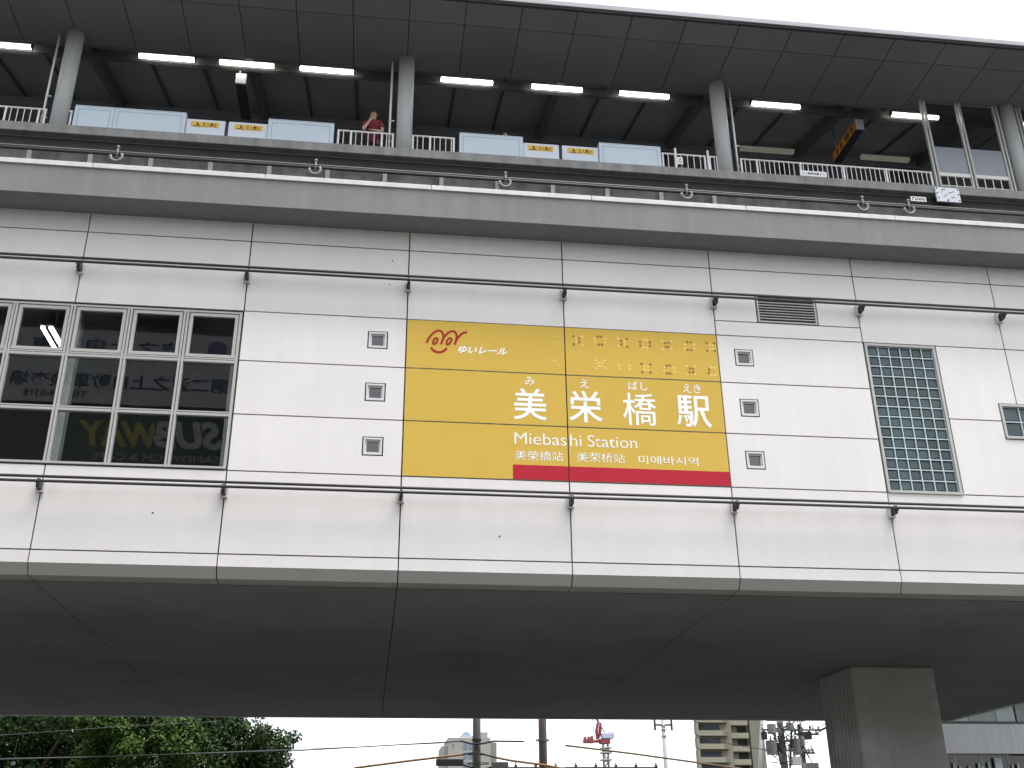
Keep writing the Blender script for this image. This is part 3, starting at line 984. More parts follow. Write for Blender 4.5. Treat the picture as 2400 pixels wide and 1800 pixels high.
# pale fixtures below the ridge, a faint glow added to brighten the housings
M_dim = emit("fixture_glow", (1.0, 0.96, 0.80), 0.03)
for (xa_, xb_), lab in (((7.6, 9.3), "pale fixture with an added faint glow under the roof ridge near the third column"), ((11.6, 13.2), "pale fixture with an added faint glow under the roof ridge behind the orange sign")):
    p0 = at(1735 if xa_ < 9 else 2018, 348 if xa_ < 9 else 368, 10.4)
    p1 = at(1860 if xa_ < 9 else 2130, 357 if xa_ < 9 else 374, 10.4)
    t = thing("ridge_fixture", lab, "light fixture", ((p0.x + p1.x) / 2, 10.4, p0.z), "pale fixtures with added glow under the ridge")
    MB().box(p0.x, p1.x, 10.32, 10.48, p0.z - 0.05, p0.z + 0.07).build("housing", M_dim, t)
    for f_ in (0.2, 0.8):
        x = p0.x + (p1.x - p0.x) * f_
        MB().box(x - 0.02, x + 0.02, 10.38, 10.42, p0.z + 0.07, 22.2).build("hanger", M_rib, t)


# hanging signs, end on
def hanging_sign(x0, x1, z0, z1, y0, y1, label, lit):
    t = thing("hanging_sign", label, "sign", ((x0 + x1) / 2, (y0 + y1) / 2, z0), "signs hung across the platform")
    MB().box(x0, x1, y0, y0 + 0.05, z0, z1).build("end_cap", mat("sign_casing", (0.42, 0.44, 0.45), 0.5), t)
    MB().box(x0 + .004, x1 - .004, y0 + 0.0501, y1, z0 + .004, z1 - .004).build("casing", mat("sign_casing_dark", (0.035, 0.04, 0.055), 0.5), t)
    if lit:
        m_ = mat("amber_face", (0.80, 0.33, 0.03), 0.5)
        MB().box(x0 - 0.006, x0 - 0.0005, y0 + 0.06, y1 - 0.02, z0 + 0.03, z1 - 0.03).build("face", m_, t)
        q = MB()
        for i, (u, v) in enumerate(((0.12, 0.2), (0.28, 0.45), (0.58, 0.66), (0.75, 0.82))):
            ya, yb = y0 + (y1 - y0) * u, y0 + (y1 - y0) * v
            q.box(x0 - 0.009, x0 - 0.0065, ya, yb, z0 + 0.08, z1 - 0.08)
        q.build("face_marks", mat("sign_brown", (0.16, 0.06, 0.02), 0.6), t)
    else:
        MB().box(x1 + 0.0005, x1 + 0.006, y0 + 0.06, y1 - 0.02, z0 + 0.03, z1 - 0.03).build("face", mat("dim_face", (0.06, 0.06, 0.065), 0.4), t)
    for f_ in (0.08, 0.9):
        y = y0 + (y1 - y0) * f_
        MB().tube([(x0 + 0.08, y, z1), (x0 + 0.08, y, 21.25 + 0.3 * (y - 7))], 0.022, 8).build("hanger", M_steel, t, smooth=True)
    return t


hanging_sign(-7.96, -7.67, 20.42, 20.77, 7.0, 8.65, "grey sign box hung end on below a lit tube, over the longer gate", False)
hanging_sign(10.61, 10.87, 20.46, 20.83, 7.0, 8.75, "hanging sign with an orange face, over the longest railing", True)

# glass screens at the right
def screen(x0, x1, label):
    t = thing("glass_screen", label, "glass screen", ((x0 + x1) / 2, 6.0, FZ), "glass wind screens on the platform")
    xm = (x0 + x1) / 2 - 0.03
    for a in (x0, xm, x1):
        for d in (-0.055, 0.055):
            MB().box(a + d - 0.028, a + d + 0.028, 5.96, 6.04, FZ, 20.86).build("post", M_alu, t)
    for a, b in ((x0 + 0.085, xm - 0.085), (xm + 0.085, x1 - 0.085)):
        MB().box(a, b, 5.97, 6.03, 18.15, 18.27).build("rail", M_alu2, t)
        MB().box(a, b, 5.972, 6.028, 20.78, 20.85).build("head_rail", M_rib, t)
        MB().box(a, b, 5.995, 6.003, 18.27, 19.2).build("frosted_pane", M_frost, t)
        MB().box(a, b, 5.996, 6.002, 19.2, 20.78).build("clear_pane", M_glassd, t)
        gr = MB()
        n_ = 4
        for i in range(n_ + 1):
            x = a + (b - a) * i / n_
            gr.box(x - 0.012, x + 0.012, 5.99, 6.01, FZ + 0.1, 18.15)
        gr.box(a, b, 5.992, 6.008, 17.82, 17.845).box(a, b, 5.992, 6.008, FZ + 0.1, FZ + 0.13)
        gr.build("grille", M_alu2, t)


screen(12.27, 14.58, "glass wind screen left of the rightmost column")
screen(15.33, 17.6, "glass wind screen right of the rightmost column")


# ================================================================== PEOPLE
def skin(nodes, edges, root=0, lev=2):
    me = bpy.data.meshes.new("t")
    me.from_pydata([n_[0] for n_ in nodes], edges, [])
    o = bpy.data.objects.new("t", me)
    COL.objects.link(o)
    o.modifiers.new("s", 'SKIN')
    bpy.context.view_layer.update()
    if not me.skin_vertices:
        bm = bmesh.new()
        bm.from_mesh(me)
        bm.verts.layers.skin.verify()
        bm.to_mesh(me)
        bm.free()
    for i, n_ in enumerate(nodes):
        sv = me.skin_vertices[0].data[i]
        r = n_[1]
        sv.radius = r if isinstance(r, tuple) else (r, r)
        sv.use_root = (i == root)
    o.modifiers.new("d", 'SUBSURF').levels = lev
    bpy.context.view_layer.update()
    out = bpy.data.meshes.new_from_object(o.evaluated_get(bpy.context.evaluated_depsgraph_get()))
    vs = [tuple(v.co) for v in out.vertices]
    fs = [tuple(p.vertices) for p in out.polygons]
    bpy.data.objects.remove(o)
    return vs, fs


def limb(nodes, edges, start, chain):
    prev = start
    for p, r in chain:
        nodes.append((p, r))
        edges.append((prev, len(nodes) - 1))
        prev = len(nodes) - 1
    return prev


def hand(nodes, edges, wrist, pos, d, side, s=1.0, curl=0.5):
    """palm and five curved fingers; d points along the hand, side across it"""
    d = Vector(d).normalized()
    side = Vector(side).normalized()
    nrm = d.cross(side)
    pos = Vector(pos)
    nodes.append((tuple(pos + d * 0.05 * s), (0.030 * s, 0.018 * s)))
    edges.append((wrist, len(nodes) - 1))
    palm = len(nodes) - 1
    for i, (o_, ln) in enumerate(((-0.03, 0.062), (-0.01, 0.075), (0.011, 0.072), (0.031, 0.055))):
        base = pos + d * 0.095 * s + side * o_ * s
        limb(nodes, edges, palm, [(tuple(base), 0.0095 * s), (tuple(base + (d * 0.8 + nrm * 0.5 * curl) * ln * 0.5 * s), 0.0085 * s), (tuple(base + (d * 0.6 + nrm * curl) * ln * s), 0.0075 * s)])
    tb_ = pos + d * 0.045 * s - side * 0.04 * s
    limb(nodes, edges, palm, [(tuple(tb_), 0.011 * s), (tuple(tb_ + (d * 0.7 - side * 0.5) * 0.05 * s), 0.009 * s)])


def person(base, label, pose, shirt, hair, floor, sc=1.0):
    """base x, y under the hips; the man faces -y"""
    bx, by = base
    t = thing("person", label, "person", (bx, by, floor))
    P = lambda x, y, z: (bx + x * sc, by + y * sc, floor + z * sc)
    N, E = [], []
    lean = pose.get("lean", 0.0)
    N.append((P(0, 0, 0.95), (0.16 * sc, 0.11 * sc)))
    ch = limb(N, E, 0, [(P(0, -lean * .3, 1.12), (0.145 * sc, 0.10 * sc)), (P(0, -lean * .7, 1.32), (0.165 * sc, 0.115 * sc)), (P(0, -lean * .9, 1.43), (0.12 * sc, 0.09 * sc))])
    nk = limb(N, E, ch, [(P(0, -lean * 1.0, 1.51), 0.055 * sc), (P(0, -lean * 1.08, 1.58), (0.068 * sc, 0.085 * sc)), (P(0, -lean * 1.12, 1.66), (0.076 * sc, 0.096 * sc)), (P(0, -lean * 1.12, 1.725), (0.066 * sc, 0.082 * sc))])
    sh_pts = {}
    for s_ in (-1, 1):
        sh = limb(N, E, ch, [(P(0.13 * s_, -lean * .9, 1.44), 0.065 * sc), (P(0.20 * s_, -lean * .9, 1.41), 0.058 * sc)])
        el, wr = pose["arms"][0 if s_ < 0 else 1]
        e = limb(N, E, sh, [(tuple((Vector(N[sh][0]) * 0.5 + Vector(el) * 0.5)), 0.047 * sc), (el, 0.040 * sc)])
        wv = limb(N, E, e, [(tuple(Vector(el) * 0.55 + Vector(wr) * 0.45), 0.037 * sc), (wr, (0.028 * sc, 0.022 * sc))])
        sh_pts[s_] = (N[sh][0], el)
        d = Vector(wr) - Vector(el)
        hand(N, E, wv, wr, d, Vector((s_ * 1.0, 0.3, 0.1)), sc, 0.7)
        lg_ = limb(N, E, 0, [(P(0.09 * s_, 0, 0.85), 0.095 * sc), (P(0.10 * s_, -0.01, 0.5), 0.062 * sc), (P(0.10 * s_, 0.02, 0.10), 0.042 * sc), (P(0.10 * s_, -0.05, 0.04), 0.042 * sc), (P(0.105 * s_, -0.15, 0.03), 0.035 * sc)])
    vs, fs = skin(N, E)
    body = MB().add(vs, fs).build("body", M_skin, t, smooth=True)
    hc = Vector(P(0, -lean * 1.12, 1.655))
    face = MB().ball(hc + Vector((0, -0.098 * sc, -0.005)), 0.018 * sc, 8, 6, (0.8, 1.1, 1.4))
    for s_ in (-1, 1):
        face.ball(hc + Vector((0.085 * s_ * sc, 0.005, 0.0)), 0.026 * sc, 8, 6, (0.45, 0.8, 1.2))
    face.build("nose_and_ears", M_skin, body, smooth=True)
    ey = MB()
    for s_ in (-1, 1):
        ey.ball(hc + Vector((0.034 * s_ * sc, -0.085 * sc, 0.02 * sc)), 0.012 * sc, 8, 6, (1.3, 0.7, 0.6))
    ey.box(hc.x - 0.025 * sc, hc.x + 0.025 * sc, hc.y - 0.094 * sc, hc.y - 0.085 * sc, hc.z - 0.052 * sc, hc.z - 0.045 * sc)
    ey.build("eyes_and_mouth", M_hair, body)
    # hair: a cap over the back and crown
    hb = MB()
    n_, m_ = 20, 10
    vv = []
    for i in range(m_ + 1):
        a = math.pi * 0.62 * i / m_
        for k in range(n_):
            b_ = 2 * math.pi * k / n_
            front = max(0, -math.sin(b_))
            aa = a * (1 - 0.45 * front)
            vv.append((hc.x + 0.086 * sc * math.sin(aa) * math.cos(b_), hc.y + 0.012 * sc + 0.104 * sc * math.sin(aa) * math.sin(b_), hc.z + 0.005 + 0.108 * sc * math.cos(aa)))
    ff = [(i * n_ + k, (i + 1) * n_ + k, (i + 1) * n_ + (k + 1) % n_, i * n_ + (k + 1) % n_) for i in range(m_) for k in range(n_)]
    hb.add(vv, ff).build("hair", hair, t, smooth=True)
    # shirt
    N, E = [], []
    N.append((P(0, 0, 0.84), (0.175 * sc, 0.130 * sc)))
    c2 = limb(N, E, 0, [(P(0, -lean * .12, 0.98), (0.176 * sc, 0.130 * sc)), (P(0, -lean * .3, 1.12), (0.165 * sc, 0.120 * sc)), (P(0, -lean * .7, 1.32), (0.185 * sc, 0.135 * sc)), (P(0, -lean * .9, 1.43), (0.135 * sc, 0.105 * sc))])
    limb(N, E, c2, [(P(0, -lean * .98, 1.485), 0.07 * sc)])
    for s_ in (-1, 1):
        a, el = sh_pts[s_]
        limb(N, E, c2, [(P(0.13 * s_, -lean * .9, 1.44), 0.080 * sc), (a, 0.074 * sc), (tuple(Vector(a) * 0.35 + Vector(el) * 0.65), 0.068 * sc)])
    vs, fs = skin(N, E)
    MB().add(vs, fs).build("shirt", shirt, t, smooth=True)
    N, E = [], []
    N.append((P(0, 0.0, 1.0), (0.168 * sc, 0.122 * sc)))
    for s_ in (-1, 1):
        limb(N, E, 0, [(P(0.09 * s_, 0, 0.83), 0.108 * sc), (P(0.10 * s_, -0.01, 0.5), 0.078 * sc), (P(0.10 * s_, 0.02, 0.09), 0.066 * sc)])
    vs, fs = skin(N, E)
    MB().add(vs, fs).build("trousers", M_trou, t, smooth=True)
    for s_ in (-1, 1):
        x, y, z = P(0.10 * s_, -0.05, 0.045)
        MB().ball((x, y, z), 0.05 * sc, 10, 8, (1.0, 2.6, 0.9)).build("shoe", M_blk, t, smooth=True)
    return t


person((-3.98, 6.42), "person in a maroon shirt leaning on the white railing, one hand at the face",
       dict(lean=0.20, arms=[((-4.24, 6.0, 18.33), (-4.09, 6.02, 18.66)), ((-3.72, 6.02, 18.33), (-3.93, 5.97, 18.32))]), M_shirt, M_hair, FZ, 1.10)
person((-0.30, 6.42), "person hidden to the crown of the head behind the shorter platform gate",
       dict(lean=0.03, arms=[((-0.56, 6.44, 18.15), (-0.55, 6.36, 17.92)), ((-0.04, 6.44, 18.15), (-0.05, 6.36, 17.92))]), M_shirt2, M_hairg, FZ, 0.955)

# ================================================================== PIER UNDER THE STATION
pr = thing("station_pier", "massive square concrete pier holding up the station at the right", "pier", (9.3, 8.4, GROUND))
MB().box(8.235, 10.37, 7.45, 9.45, GROUND, 4.402).build("shaft", M_conc3, pr, bevel=0.04)
fl = MB()
for i in range(9):
    y = 7.62 + i * 0.2
    fl.box(8.224, 8.233, y, y + 0.13, GROUND, 4.32)
fl.build("side_ribs", M_conc3, pr)
hc_ = thing("hanging_ball", "tiny white ball on a thin wire below the soffit at the far left", "cord", at(31, 1690, 17.3))
p1 = at(31, 1790, 17.3)
MB().tube([(p1.x, 17.3, p1.z), (p1.x, 17.3, 4.40)], 0.006, 6).build("wire", M_steel, hc_)
MB().ball((p1.x, 17.3, p1.z), 0.062).build("ball", M_white, hc_, smooth=True)

# ================================================================== OPPOSITE SIDE OF THE STREET (mirrored in the windows)
op = thing("opposite_building", "dark shop building across the street, mirrored in the station windows", "building", (-14, -30, GROUND))
MB().box(-26, -4.5, -38, -27.3, GROUND, 27).build("wall", mat("dark_facade", (0.10, 0.095, 0.09), 0.8, var=0.2, scale=0.4), op)
dk = MB()
for z in (2.5, 6.5, 10.5):
    for i in range(6):
        dk.box(-25.5 + 3.5 * i, -22.6 + 3.5 * i, -27.32, -27.28, z, z + 2.4)
dk.build("window", mat("dark_window", (0.03, 0.035, 0.04), 0.2), op)
MB().box(-25, -12.0, -27.25, -26.5, 22.9, 23.6).box(-26, -4.5, -27.5, -26.2, 25.3, 27.0).build("eave", mat("eave_dark", (0.05, 0.05, 0.05), 0.8), op)
b1 = thing("billboard", "pale billboard with dark blue Japanese lettering across the street, seen mirrored", "billboard", (-15, -27.1, 18.8))
MB().box(-21.0, -9.6, -27.2, -27.02, 18.8, 22.4).build("board", mat("board_pale", (0.42, 0.44, 0.44), 0.6, var=0.1), b1)
M_navy = mat("navy_ink", (0.03, 0.05, 0.10), 0.6)
text("第二波之上自動車検査場", -19.75, -10.3, 19.5, 20.25, -27.01, M_navy, b1, "board_text", bold=0.02, face=1)
text("TEL.874-5318", -19.05, -16.4, 19.05, 19.38, -27.01, M_ink, b1, "phone_number", bold=0.01, face=1)
text("波之上自動車", -19.15, -12.4, 21.3, 21.95, -27.01, M_navy, b1, "board_text", bold=0.02, face=1)
MB().tube([(-11.0, -27.02, 21.7), (-11.0, -26.99, 21.7)], 0.42, 20).build("board_emblem", mat("purple_ink", (0.14, 0.10, 0.22), 0.6), b1)
b2 = thing("shop_sign", "dark green shop sign with slanted white and yellow letters, seen mirrored", "sign", (-13.5, -27.1, 16.0))
MB().box(-17.4, -9.6, -27.25, -27.02, 15.9, 18.4).build("board", mat("sign_green", (0.02, 0.05, 0.035), 0.5), b2)
text("SUB", -13.3, -10.35, 16.78, 18.1, -27.01, mat("sign_white", (0.42, 0.43, 0.42), 0.5), b2, "shop_name", bold=0.045, shear=0.25, face=1)
text("WAY", -16.6, -13.2, 16.78, 18.0, -27.01, mat("sign_lemon", (0.34, 0.30, 0.05), 0.5), b2, "shop_name", bold=0.045, shear=0.25, face=1)
text("SANDWICH & CAFE", -15.75, -10.4, 16.18, 16.5, -27.01, MATS["sign_white"], b2, "shop_text", face=1)


ob = thing("opposite_building", "unseen low grey block added across the street to cut off low sky, right of the tall one", "building", (20, -30, GROUND))  # added out of view; screens the low sky so the wall's chamfer stays darker
MB().box(2, 50, -40, -27.3, GROUND, 9).build("wall", mat("sky_screen_wall", (0.16, 0.155, 0.15), 0.8, var=0.2, scale=0.4), ob)
dk = MB()
for z in (0.5, 4.5):
    for i in range(9):
        dk.box(3 + 5 * i, 6.8 + 5 * i, -27.32, -27.26, z, z + 2.6)
dk.build("window", MATS["dark_window"], ob)

# ================================================================== TREES
def leaf_mat(name, c):
    m = bpy.data.materials.new(name)
    m.use_nodes = True
    n_ = m.node_tree.nodes
    L = m.node_tree.links
    b = n_["Principled BSDF"]
    b.inputs["Roughness"].default_value = 0.55
    b.inputs["Specular IOR Level"].default_value = 0.12
    ge = n_.new("ShaderNodeNewGeometry")
    rp = n_.new("ShaderNodeValToRGB")
    rp.color_ramp.elements[0].color = (c[0] * 0.45, c[1] * 0.45, c[2] * 0.45, 1)
    rp.color_ramp.elements[1].color = (c[0] * 1.5, c[1] * 1.4, c[2] * 1.2, 1)
    L.new(ge.outputs["Random Per Island"], rp.inputs[0])
    L.new(rp.outputs[0], b.inputs["Base Color"])
    MATS[name] = m
    return m


M_leaf1 = leaf_mat("leaf_deep", (0.031, 0.064, 0.020))
M_leaf2 = leaf_mat("leaf_fresh", (0.062, 0.118, 0.026))


def crown_mesh(clumps, n_leaf, size, rng):
    """clumps: (centre, radius, weight); leaves gather on the shells of the clumps"""
    w_ = np.array([c[1] ** 2 for c in clumps])
    w_ /= w_.sum()
    idx = rng.choice(len(clumps), n_leaf, p=w_)
    C = np.array([c[0] for c in clumps])[idx]
    Rr = np.array([c[1] for c in clumps])[idx]
    d = rng.normal(size=(n_leaf, 3))
    d /= np.linalg.norm(d, axis=1)[:, None]
    rad = Rr * (0.45 + 0.6 * rng.random(n_leaf) ** 0.55)
    P = C + d * rad[:, None] * np.array([1.0, 1.0, 0.8])
    nrm = d + rng.normal(size=(n_leaf, 3)) * 0.7 + np.array([0, 0, 0.5])
    nrm /= np.linalg.norm(nrm, axis=1)[:, None]
    a = np.cross(nrm, rng.normal(size=(n_leaf, 3)))
    a /= np.linalg.norm(a, axis=1)[:, None]
    b = np.cross(nrm, a)
    s_ = size * (0.6 + 0.8 * rng.random(n_leaf))
    A = a * s_[:, None]
    B = b * (s_ * 0.55)[:, None]
    V = np.stack([P - A, P - B + nrm * s_[:, None] * 0.15, P + A, P + B + nrm * s_[:, None] * 0.15], 1).reshape(-1, 3)
    return V, n_leaf


def tree(base, height, clumps, n_leaf, size, label, m, seed, group):
    rng = np.random.default_rng(seed)
    t = thing("broadleaf_tree", label, "tree", base, group)
    bx, by, bz = base
    top = Vector((bx, by, bz + height * 0.55))
    tr = MB().tube([(bx, by, bz), (bx + 0.1, by, bz + height * 0.2), (bx - 0.1, by + 0.1, bz + height * 0.4), tuple(top)], [0.34, 0.28, 0.22, 0.15], 10)
    for c, r in clumps[:14]:
        s0 = Vector((bx, by, bz + height * (0.25 + 0.25 * rng.random())))
        e = Vector(c)
        mid = s0.lerp(e, 0.55) + Vector((0, 0, 0.4))
        tr.tube([tuple(s0), tuple(mid), tuple(e)], [0.13, 0.08, 0.03], 7)
    tr.build("trunk", M_bark, t, smooth=True)
    V, n_ = crown_mesh(clumps, n_leaf, size, rng)
    me = bpy.data.meshes.new("crown")
    V = V - np.array([bx, by, bz])
    me.vertices.add(n_ * 4)
    me.vertices.foreach_set("co", V.ravel())
    me.loops.add(n_ * 4)
    me.loops.foreach_set("vertex_index", np.arange(n_ * 4, dtype=np.int32))
    me.polygons.add(n_)
    me.polygons.foreach_set("loop_start", np.arange(0, n_ * 4, 4, dtype=np.int32))
    me.update(calc_edges=True)
    me.validate()
    me.materials.append(m)
    o = bpy.data.objects.new("crown", me)
    COL.objects.link(o)
    o.parent = t
    return t


def clumps_at(pts, y, dy, seed):
    """clump centres from photo outline pixels at a real depth, (px, py, radius)"""
    rg = random.Random(seed)
    out = []
    for px, py, r in pts:
        p = at(px, py, y + rg.uniform(-dy, dy))
        out.append((tuple(p), r))
    return out


Y1 = 34.0
cA = clumps_at([(470, 1700, 1.9), (560, 1745, 1.7), (615, 1765, 1.15), (650, 1732, 0.6), (688, 1728, 0.38), (668, 1745, 0.4), (610, 1722, 0.6), (590, 1800, 1.9), (640, 1800, 0.9), (480, 1790, 2.2), (420, 1640, 2.2), (380, 1720, 1.7), (500, 1650, 1.5), (300, 1690, 2.0), (330, 1780, 2.4), (420, 1860, 2.6), (540, 1870, 1.9), (260, 1840, 2.2), (360, 1600, 2.0), (460, 1580, 1.5), (535, 1695, 0.75), (560, 1705, 0.5)], Y1, 1.6, 3)
bA = at(430, 1800, Y1)
tree((bA.x, Y1, GROUND), 9.5, cA, 60000, 0.085, "dark green tree with ragged right edge against the white sky", M_leaf1, 11, "trees behind the station")
cB = clumps_at([(60, 1690, 2.4), (150, 1720, 2.0), (20, 1760, 2.4), (120, 1790, 2.2), (210, 1780, 2.0), (90, 1630, 2.4), (200, 1660, 2.0), (-60, 1700, 2.5), (-40, 1800, 2.4), (60, 1870, 2.6), (180, 1860, 2.2)], 38.0, 2.0, 5)
bB = at(60, 1800, 38)
tree((bB.x, 38.0, GROUND), 10.5, cB, 45000, 0.095, "darkest tree filling the lower left corner", M_leaf1, 12, "trees behind the station")
cC = clumps_at([(410, 1715, 0.95), (440, 1730, 0.8), (385, 1735, 0.7), (420, 1760, 0.8), (230, 1695, 0.9), (265, 1720, 0.8), (300, 1760, 0.8), (215, 1770, 0.7)], 29.5, 0.5, 6)
bC = at(390, 1800, 29.5)
tree((bC.x, 29.5, GROUND), 8.0, cC, 16000, 0.08, "fresh light green tree in front of the darker trees", M_leaf2, 13, "trees behind the station")


# ================================================================== POLES AND CABLES
def pole(px, y, r0, r1, ztop, name, label, m, extra=None, px2=None):
    p = at(px, 1740, y)
    t = thing(name, label, "pole", (p.x, y, GROUND))
    MB().tube([(p.x, y, GROUND), (p.x, y, ztop)], [r0, r1], 16).build("shaft", m, t, smooth=True)
    if extra: extra(t, p, y)
    return t


def exA(t, p, y):
    zb_ = at(1115, 1768, y).z
    MB().ring((p.x, y, zb_), 0.34, 0.02, 'z', 18, 6).build("hoop", M_blk, t, smooth=True)
    MB().ring((p.x + 0.05, y - 0.1, zb_ - 0.35), 0.42, 0.018, 'z', 18, 6).build("hoop", M_blk, t, smooth=True)
    MB().tube([(p.x, y, at(1115, 1737, y).z), (p.x, y, at(1115, 1737, y).z + 0.08)], 0.2, 14).build("band", M_dark, t)


pole(1117, 26.0, 0.185, 0.14, 11.0, "utility_pole", "grey concrete pole in front of the pale tower building", M_pole, exA)


def exB(t, p, y):
    z = at(1272, 1735, y).z
    MB().tube([(p.x, y, z - 0.05), (p.x, y, z + 0.05)], 0.19, 14).box(p.x - 0.27, p.x + 0.27, y - 0.06, y + 0.06, z - 0.03, z + 0.03).build("band", M_pole, t)


pole(1272, 26.5, 0.185, 0.15, 11.0, "utility_pole", "brownish plain pole with a single band left of the crane", M_polebr, exB)


def exC(t, p, y):
    s_ = y / 60
    q = MB()
    for x in (-0.62, 0.62):
        q.tube([(p.x + x, y, at(1550, 1712, y).z), (p.x + x, y, at(1550, 1660, y).z)], 0.085, 6)
    q.tube([(p.x - 0.62, y, at(1550, 1699, y).z), (p.x + 0.62, y, at(1550, 1699, y).z)], 0.07, 6)
    q.build("aerial", M_dark, t)
    for z in (1703, 1712, 1727):
        zz = at(1557, z, y).z
        MB().tube([(p.x, y, zz), (p.x, y, zz + 0.08)], 0.2, 10).build("band", M_steel, t)


pole(1557, 60.0, 0.17, 0.13, at(1557, 1640, 60).z, "utility_pole", "thin pale steel pole with a dark H shaped aerial", mat("pale_steel", (0.33, 0.345, 0.35), 0.5, var=0.1), exC)

# crowded transformer pole near the apartment block
YT_ = 30.0
m_drum = mat("grey_drum", (0.20, 0.21, 0.22), 0.5, var=0.15)


def exD(t, p, y):
    def zz(py): return at(1830, py, y).z
    for py, w_ in ((1690, 0.9), (1712, 1.25), (1738, 0.8), (1760, 1.1)):
        z = zz(py)
        MB().box(p.x - w_ * 0.8, p.x + w_ * 1.2, y - 0.26, y - 0.18, z - 0.04, z + 0.04).build("crossarm", M_steel, t)
        for k in range(5):
            x = p.x - w_ * 0.75 + k * w_ * 0.47
            MB().tube([(x, y - 0.22, z + 0.04), (x, y - 0.22, z + 0.10), (x, y - 0.22, z + 0.16), (x, y - 0.22, z + 0.22)], [0.035, 0.055, 0.03, 0.045], 8).build("insulator", M_dark if k % 2 else M_cap, t)
    MB().tube([(p.x - 0.55, y - 0.35, zz(1700)), (p.x - 0.55, y - 0.35, zz(1722))], [0.2, 0.2], 12).build("transformer", M_steel, t)
    MB().tube([(p.x - 0.62, y - 0.3, zz(1770)), (p.x - 0.62, y - 0.3, zz(1738))], [0.25, 0.25], 14).build("transformer", m_drum, t)
    MB().tube([(p.x + 0.55, y - 0.3, zz(1770)), (p.x + 0.55, y - 0.3, zz(1733))], [0.22, 0.22], 14).build("transformer", MATS["grey_drum"], t)
    for dx, py, r_ in ((0.28, 1706, 0.16), (-0.25, 1752, 0.15), (0.75, 1742, 0.13), (-0.95, 1727, 0.14)):
        MB().tube([(p.x + dx, y - 0.42, zz(py + 9)), (p.x + dx, y - 0.42, zz(py - 9))], r_, 12).tube([(p.x + dx, y - 0.42, zz(py - 9)), (p.x + dx, y - 0.42, zz(py - 14))], 0.05, 8).build("transformer", m_drum if dx > 0 else M_dark, t)
    for dx in (-0.42, 0.5):
        MB().tube([(p.x + dx, y - 0.1, zz(1700)), (p.x + dx * 0.4, y - 0.1, zz(1800))], 0.05, 8).build("strut", M_steel, t)
    MB().box(p.x + 0.2, p.x + 0.62, y - 0.5, y - 0.2, zz(1795), zz(1776)).build("meter_box", M_cap, t)
    MB().tube([(p.x + 0.36, y - 0.35, zz(1776)), (p.x + 0.40, y - 0.35, zz(1740))], 0.06, 8).build("cable_guard", mat("guard_yellow", (0.42, 0.33, 0.14), 0.6, var=0.2), t)
    q = MB()
    rg = random.Random(4)
    for k in range(26):
        a = Vector((p.x + rg.uniform(-0.8, 1.0), y - rg.uniform(0.1, 0.4), zz(rg.uniform(1685, 1775))))
        b = Vector((p.x + rg.uniform(-0.8, 1.3), y - rg.uniform(0.1, 0.5), zz(rg.uniform(1690, 1790))))
        m_ = a.lerp(b, 0.5) + Vector((rg.uniform(-.2, .2), 0, -0.25))
        q.tube([tuple(a), tuple(m_), tuple(b)], 0.02, 5)
    q.build("jumper_wires", M_blk, t)


pole(1833, YT_, 0.17, 0.13, 9.5, "transformer_pole", "pale pole crowded with transformers and crossarms beside the pier", M_steel, exD)


def exE(t, p, y):
    def zz(py): return at(1880, py, y).z
    for py, w_ in ((1712, 0.95), (1722, 0.8), (1766, 0.5)):
        z = zz(py)
        MB().box(p.x - w_ * 0.5, p.x + w_, y - 0.25, y - 0.18, z - 0.04, z + 0.04).build("crossarm", M_dark, t)
        for k in range(4):
            x = p.x - w_ * 0.4 + k * w_ * 0.42
            MB().tube([(x, y - 0.2, z + 0.04), (x, y - 0.2, z + 0.12), (x, y - 0.2, z + 0.2)], [0.04, 0.06, 0.035], 8).build("insulator", M_cap if k % 2 else M_dark, t)
    MB().tube([(p.x + 0.15, y - 0.4, zz(1735)), (p.x + 0.15, y - 0.4, zz(1718))], 0.22, 12).build("transformer", M_dark, t)
    MB().box(p.x - 0.1, p.x + 0.5, y - 0.5, y - 0.1, zz(1800) - 0.4, zz(1790)).build("switch_box", MATS["grey_drum"], t)
    MB().tube([(p.x + 0.9, y - 0.2, zz(1712)), (p.x + 1.4, y - 0.2, zz(1700))], 0.025, 6).tube([(p.x + 0.5, y - 0.2, zz(1724)), (p.x + 1.35, y - 0.2, zz(1704))], 0.025, 6).build("stay_arm", M_dark, t)


pole(1878, 31.5, 0.15, 0.11, at(1878, 1698, 31.5).z, "transformer_pole", "dark pole with drooping crossarms next to the concrete pier", M_dark, exE)
t = thing("service_pole", "slim pale pole leaning in front of the apartment block", "pole", at(1783, 1800, 34))
a, b = at(1786, 1690, 34), at(1780, 1830, 34)
MB().tube([(b.x - 0.25, 34, GROUND), tuple(b), tuple(a)], [0.12, 0.11, 0.09], 10).build("shaft", M_steel, t, smooth=True)


def cable(pts, r, m, label, sag=0.0, name="overhead_cable", cat="cable"):
    P = [at(*p) for p in pts]
    Q = []
    for i in range(len(P) - 1):
        for k in range(8):
            u = k / 8
            q = P[i].lerp(P[i + 1], u)
            q.z -= sag * 4 * u * (1 - u)
            Q.append(tuple(q))
    Q.append(tuple(P[-1]))
    return tag(MB().tube(Q, r, 6).build(name, m, smooth=True), label, cat, "overhead cables behind the station")


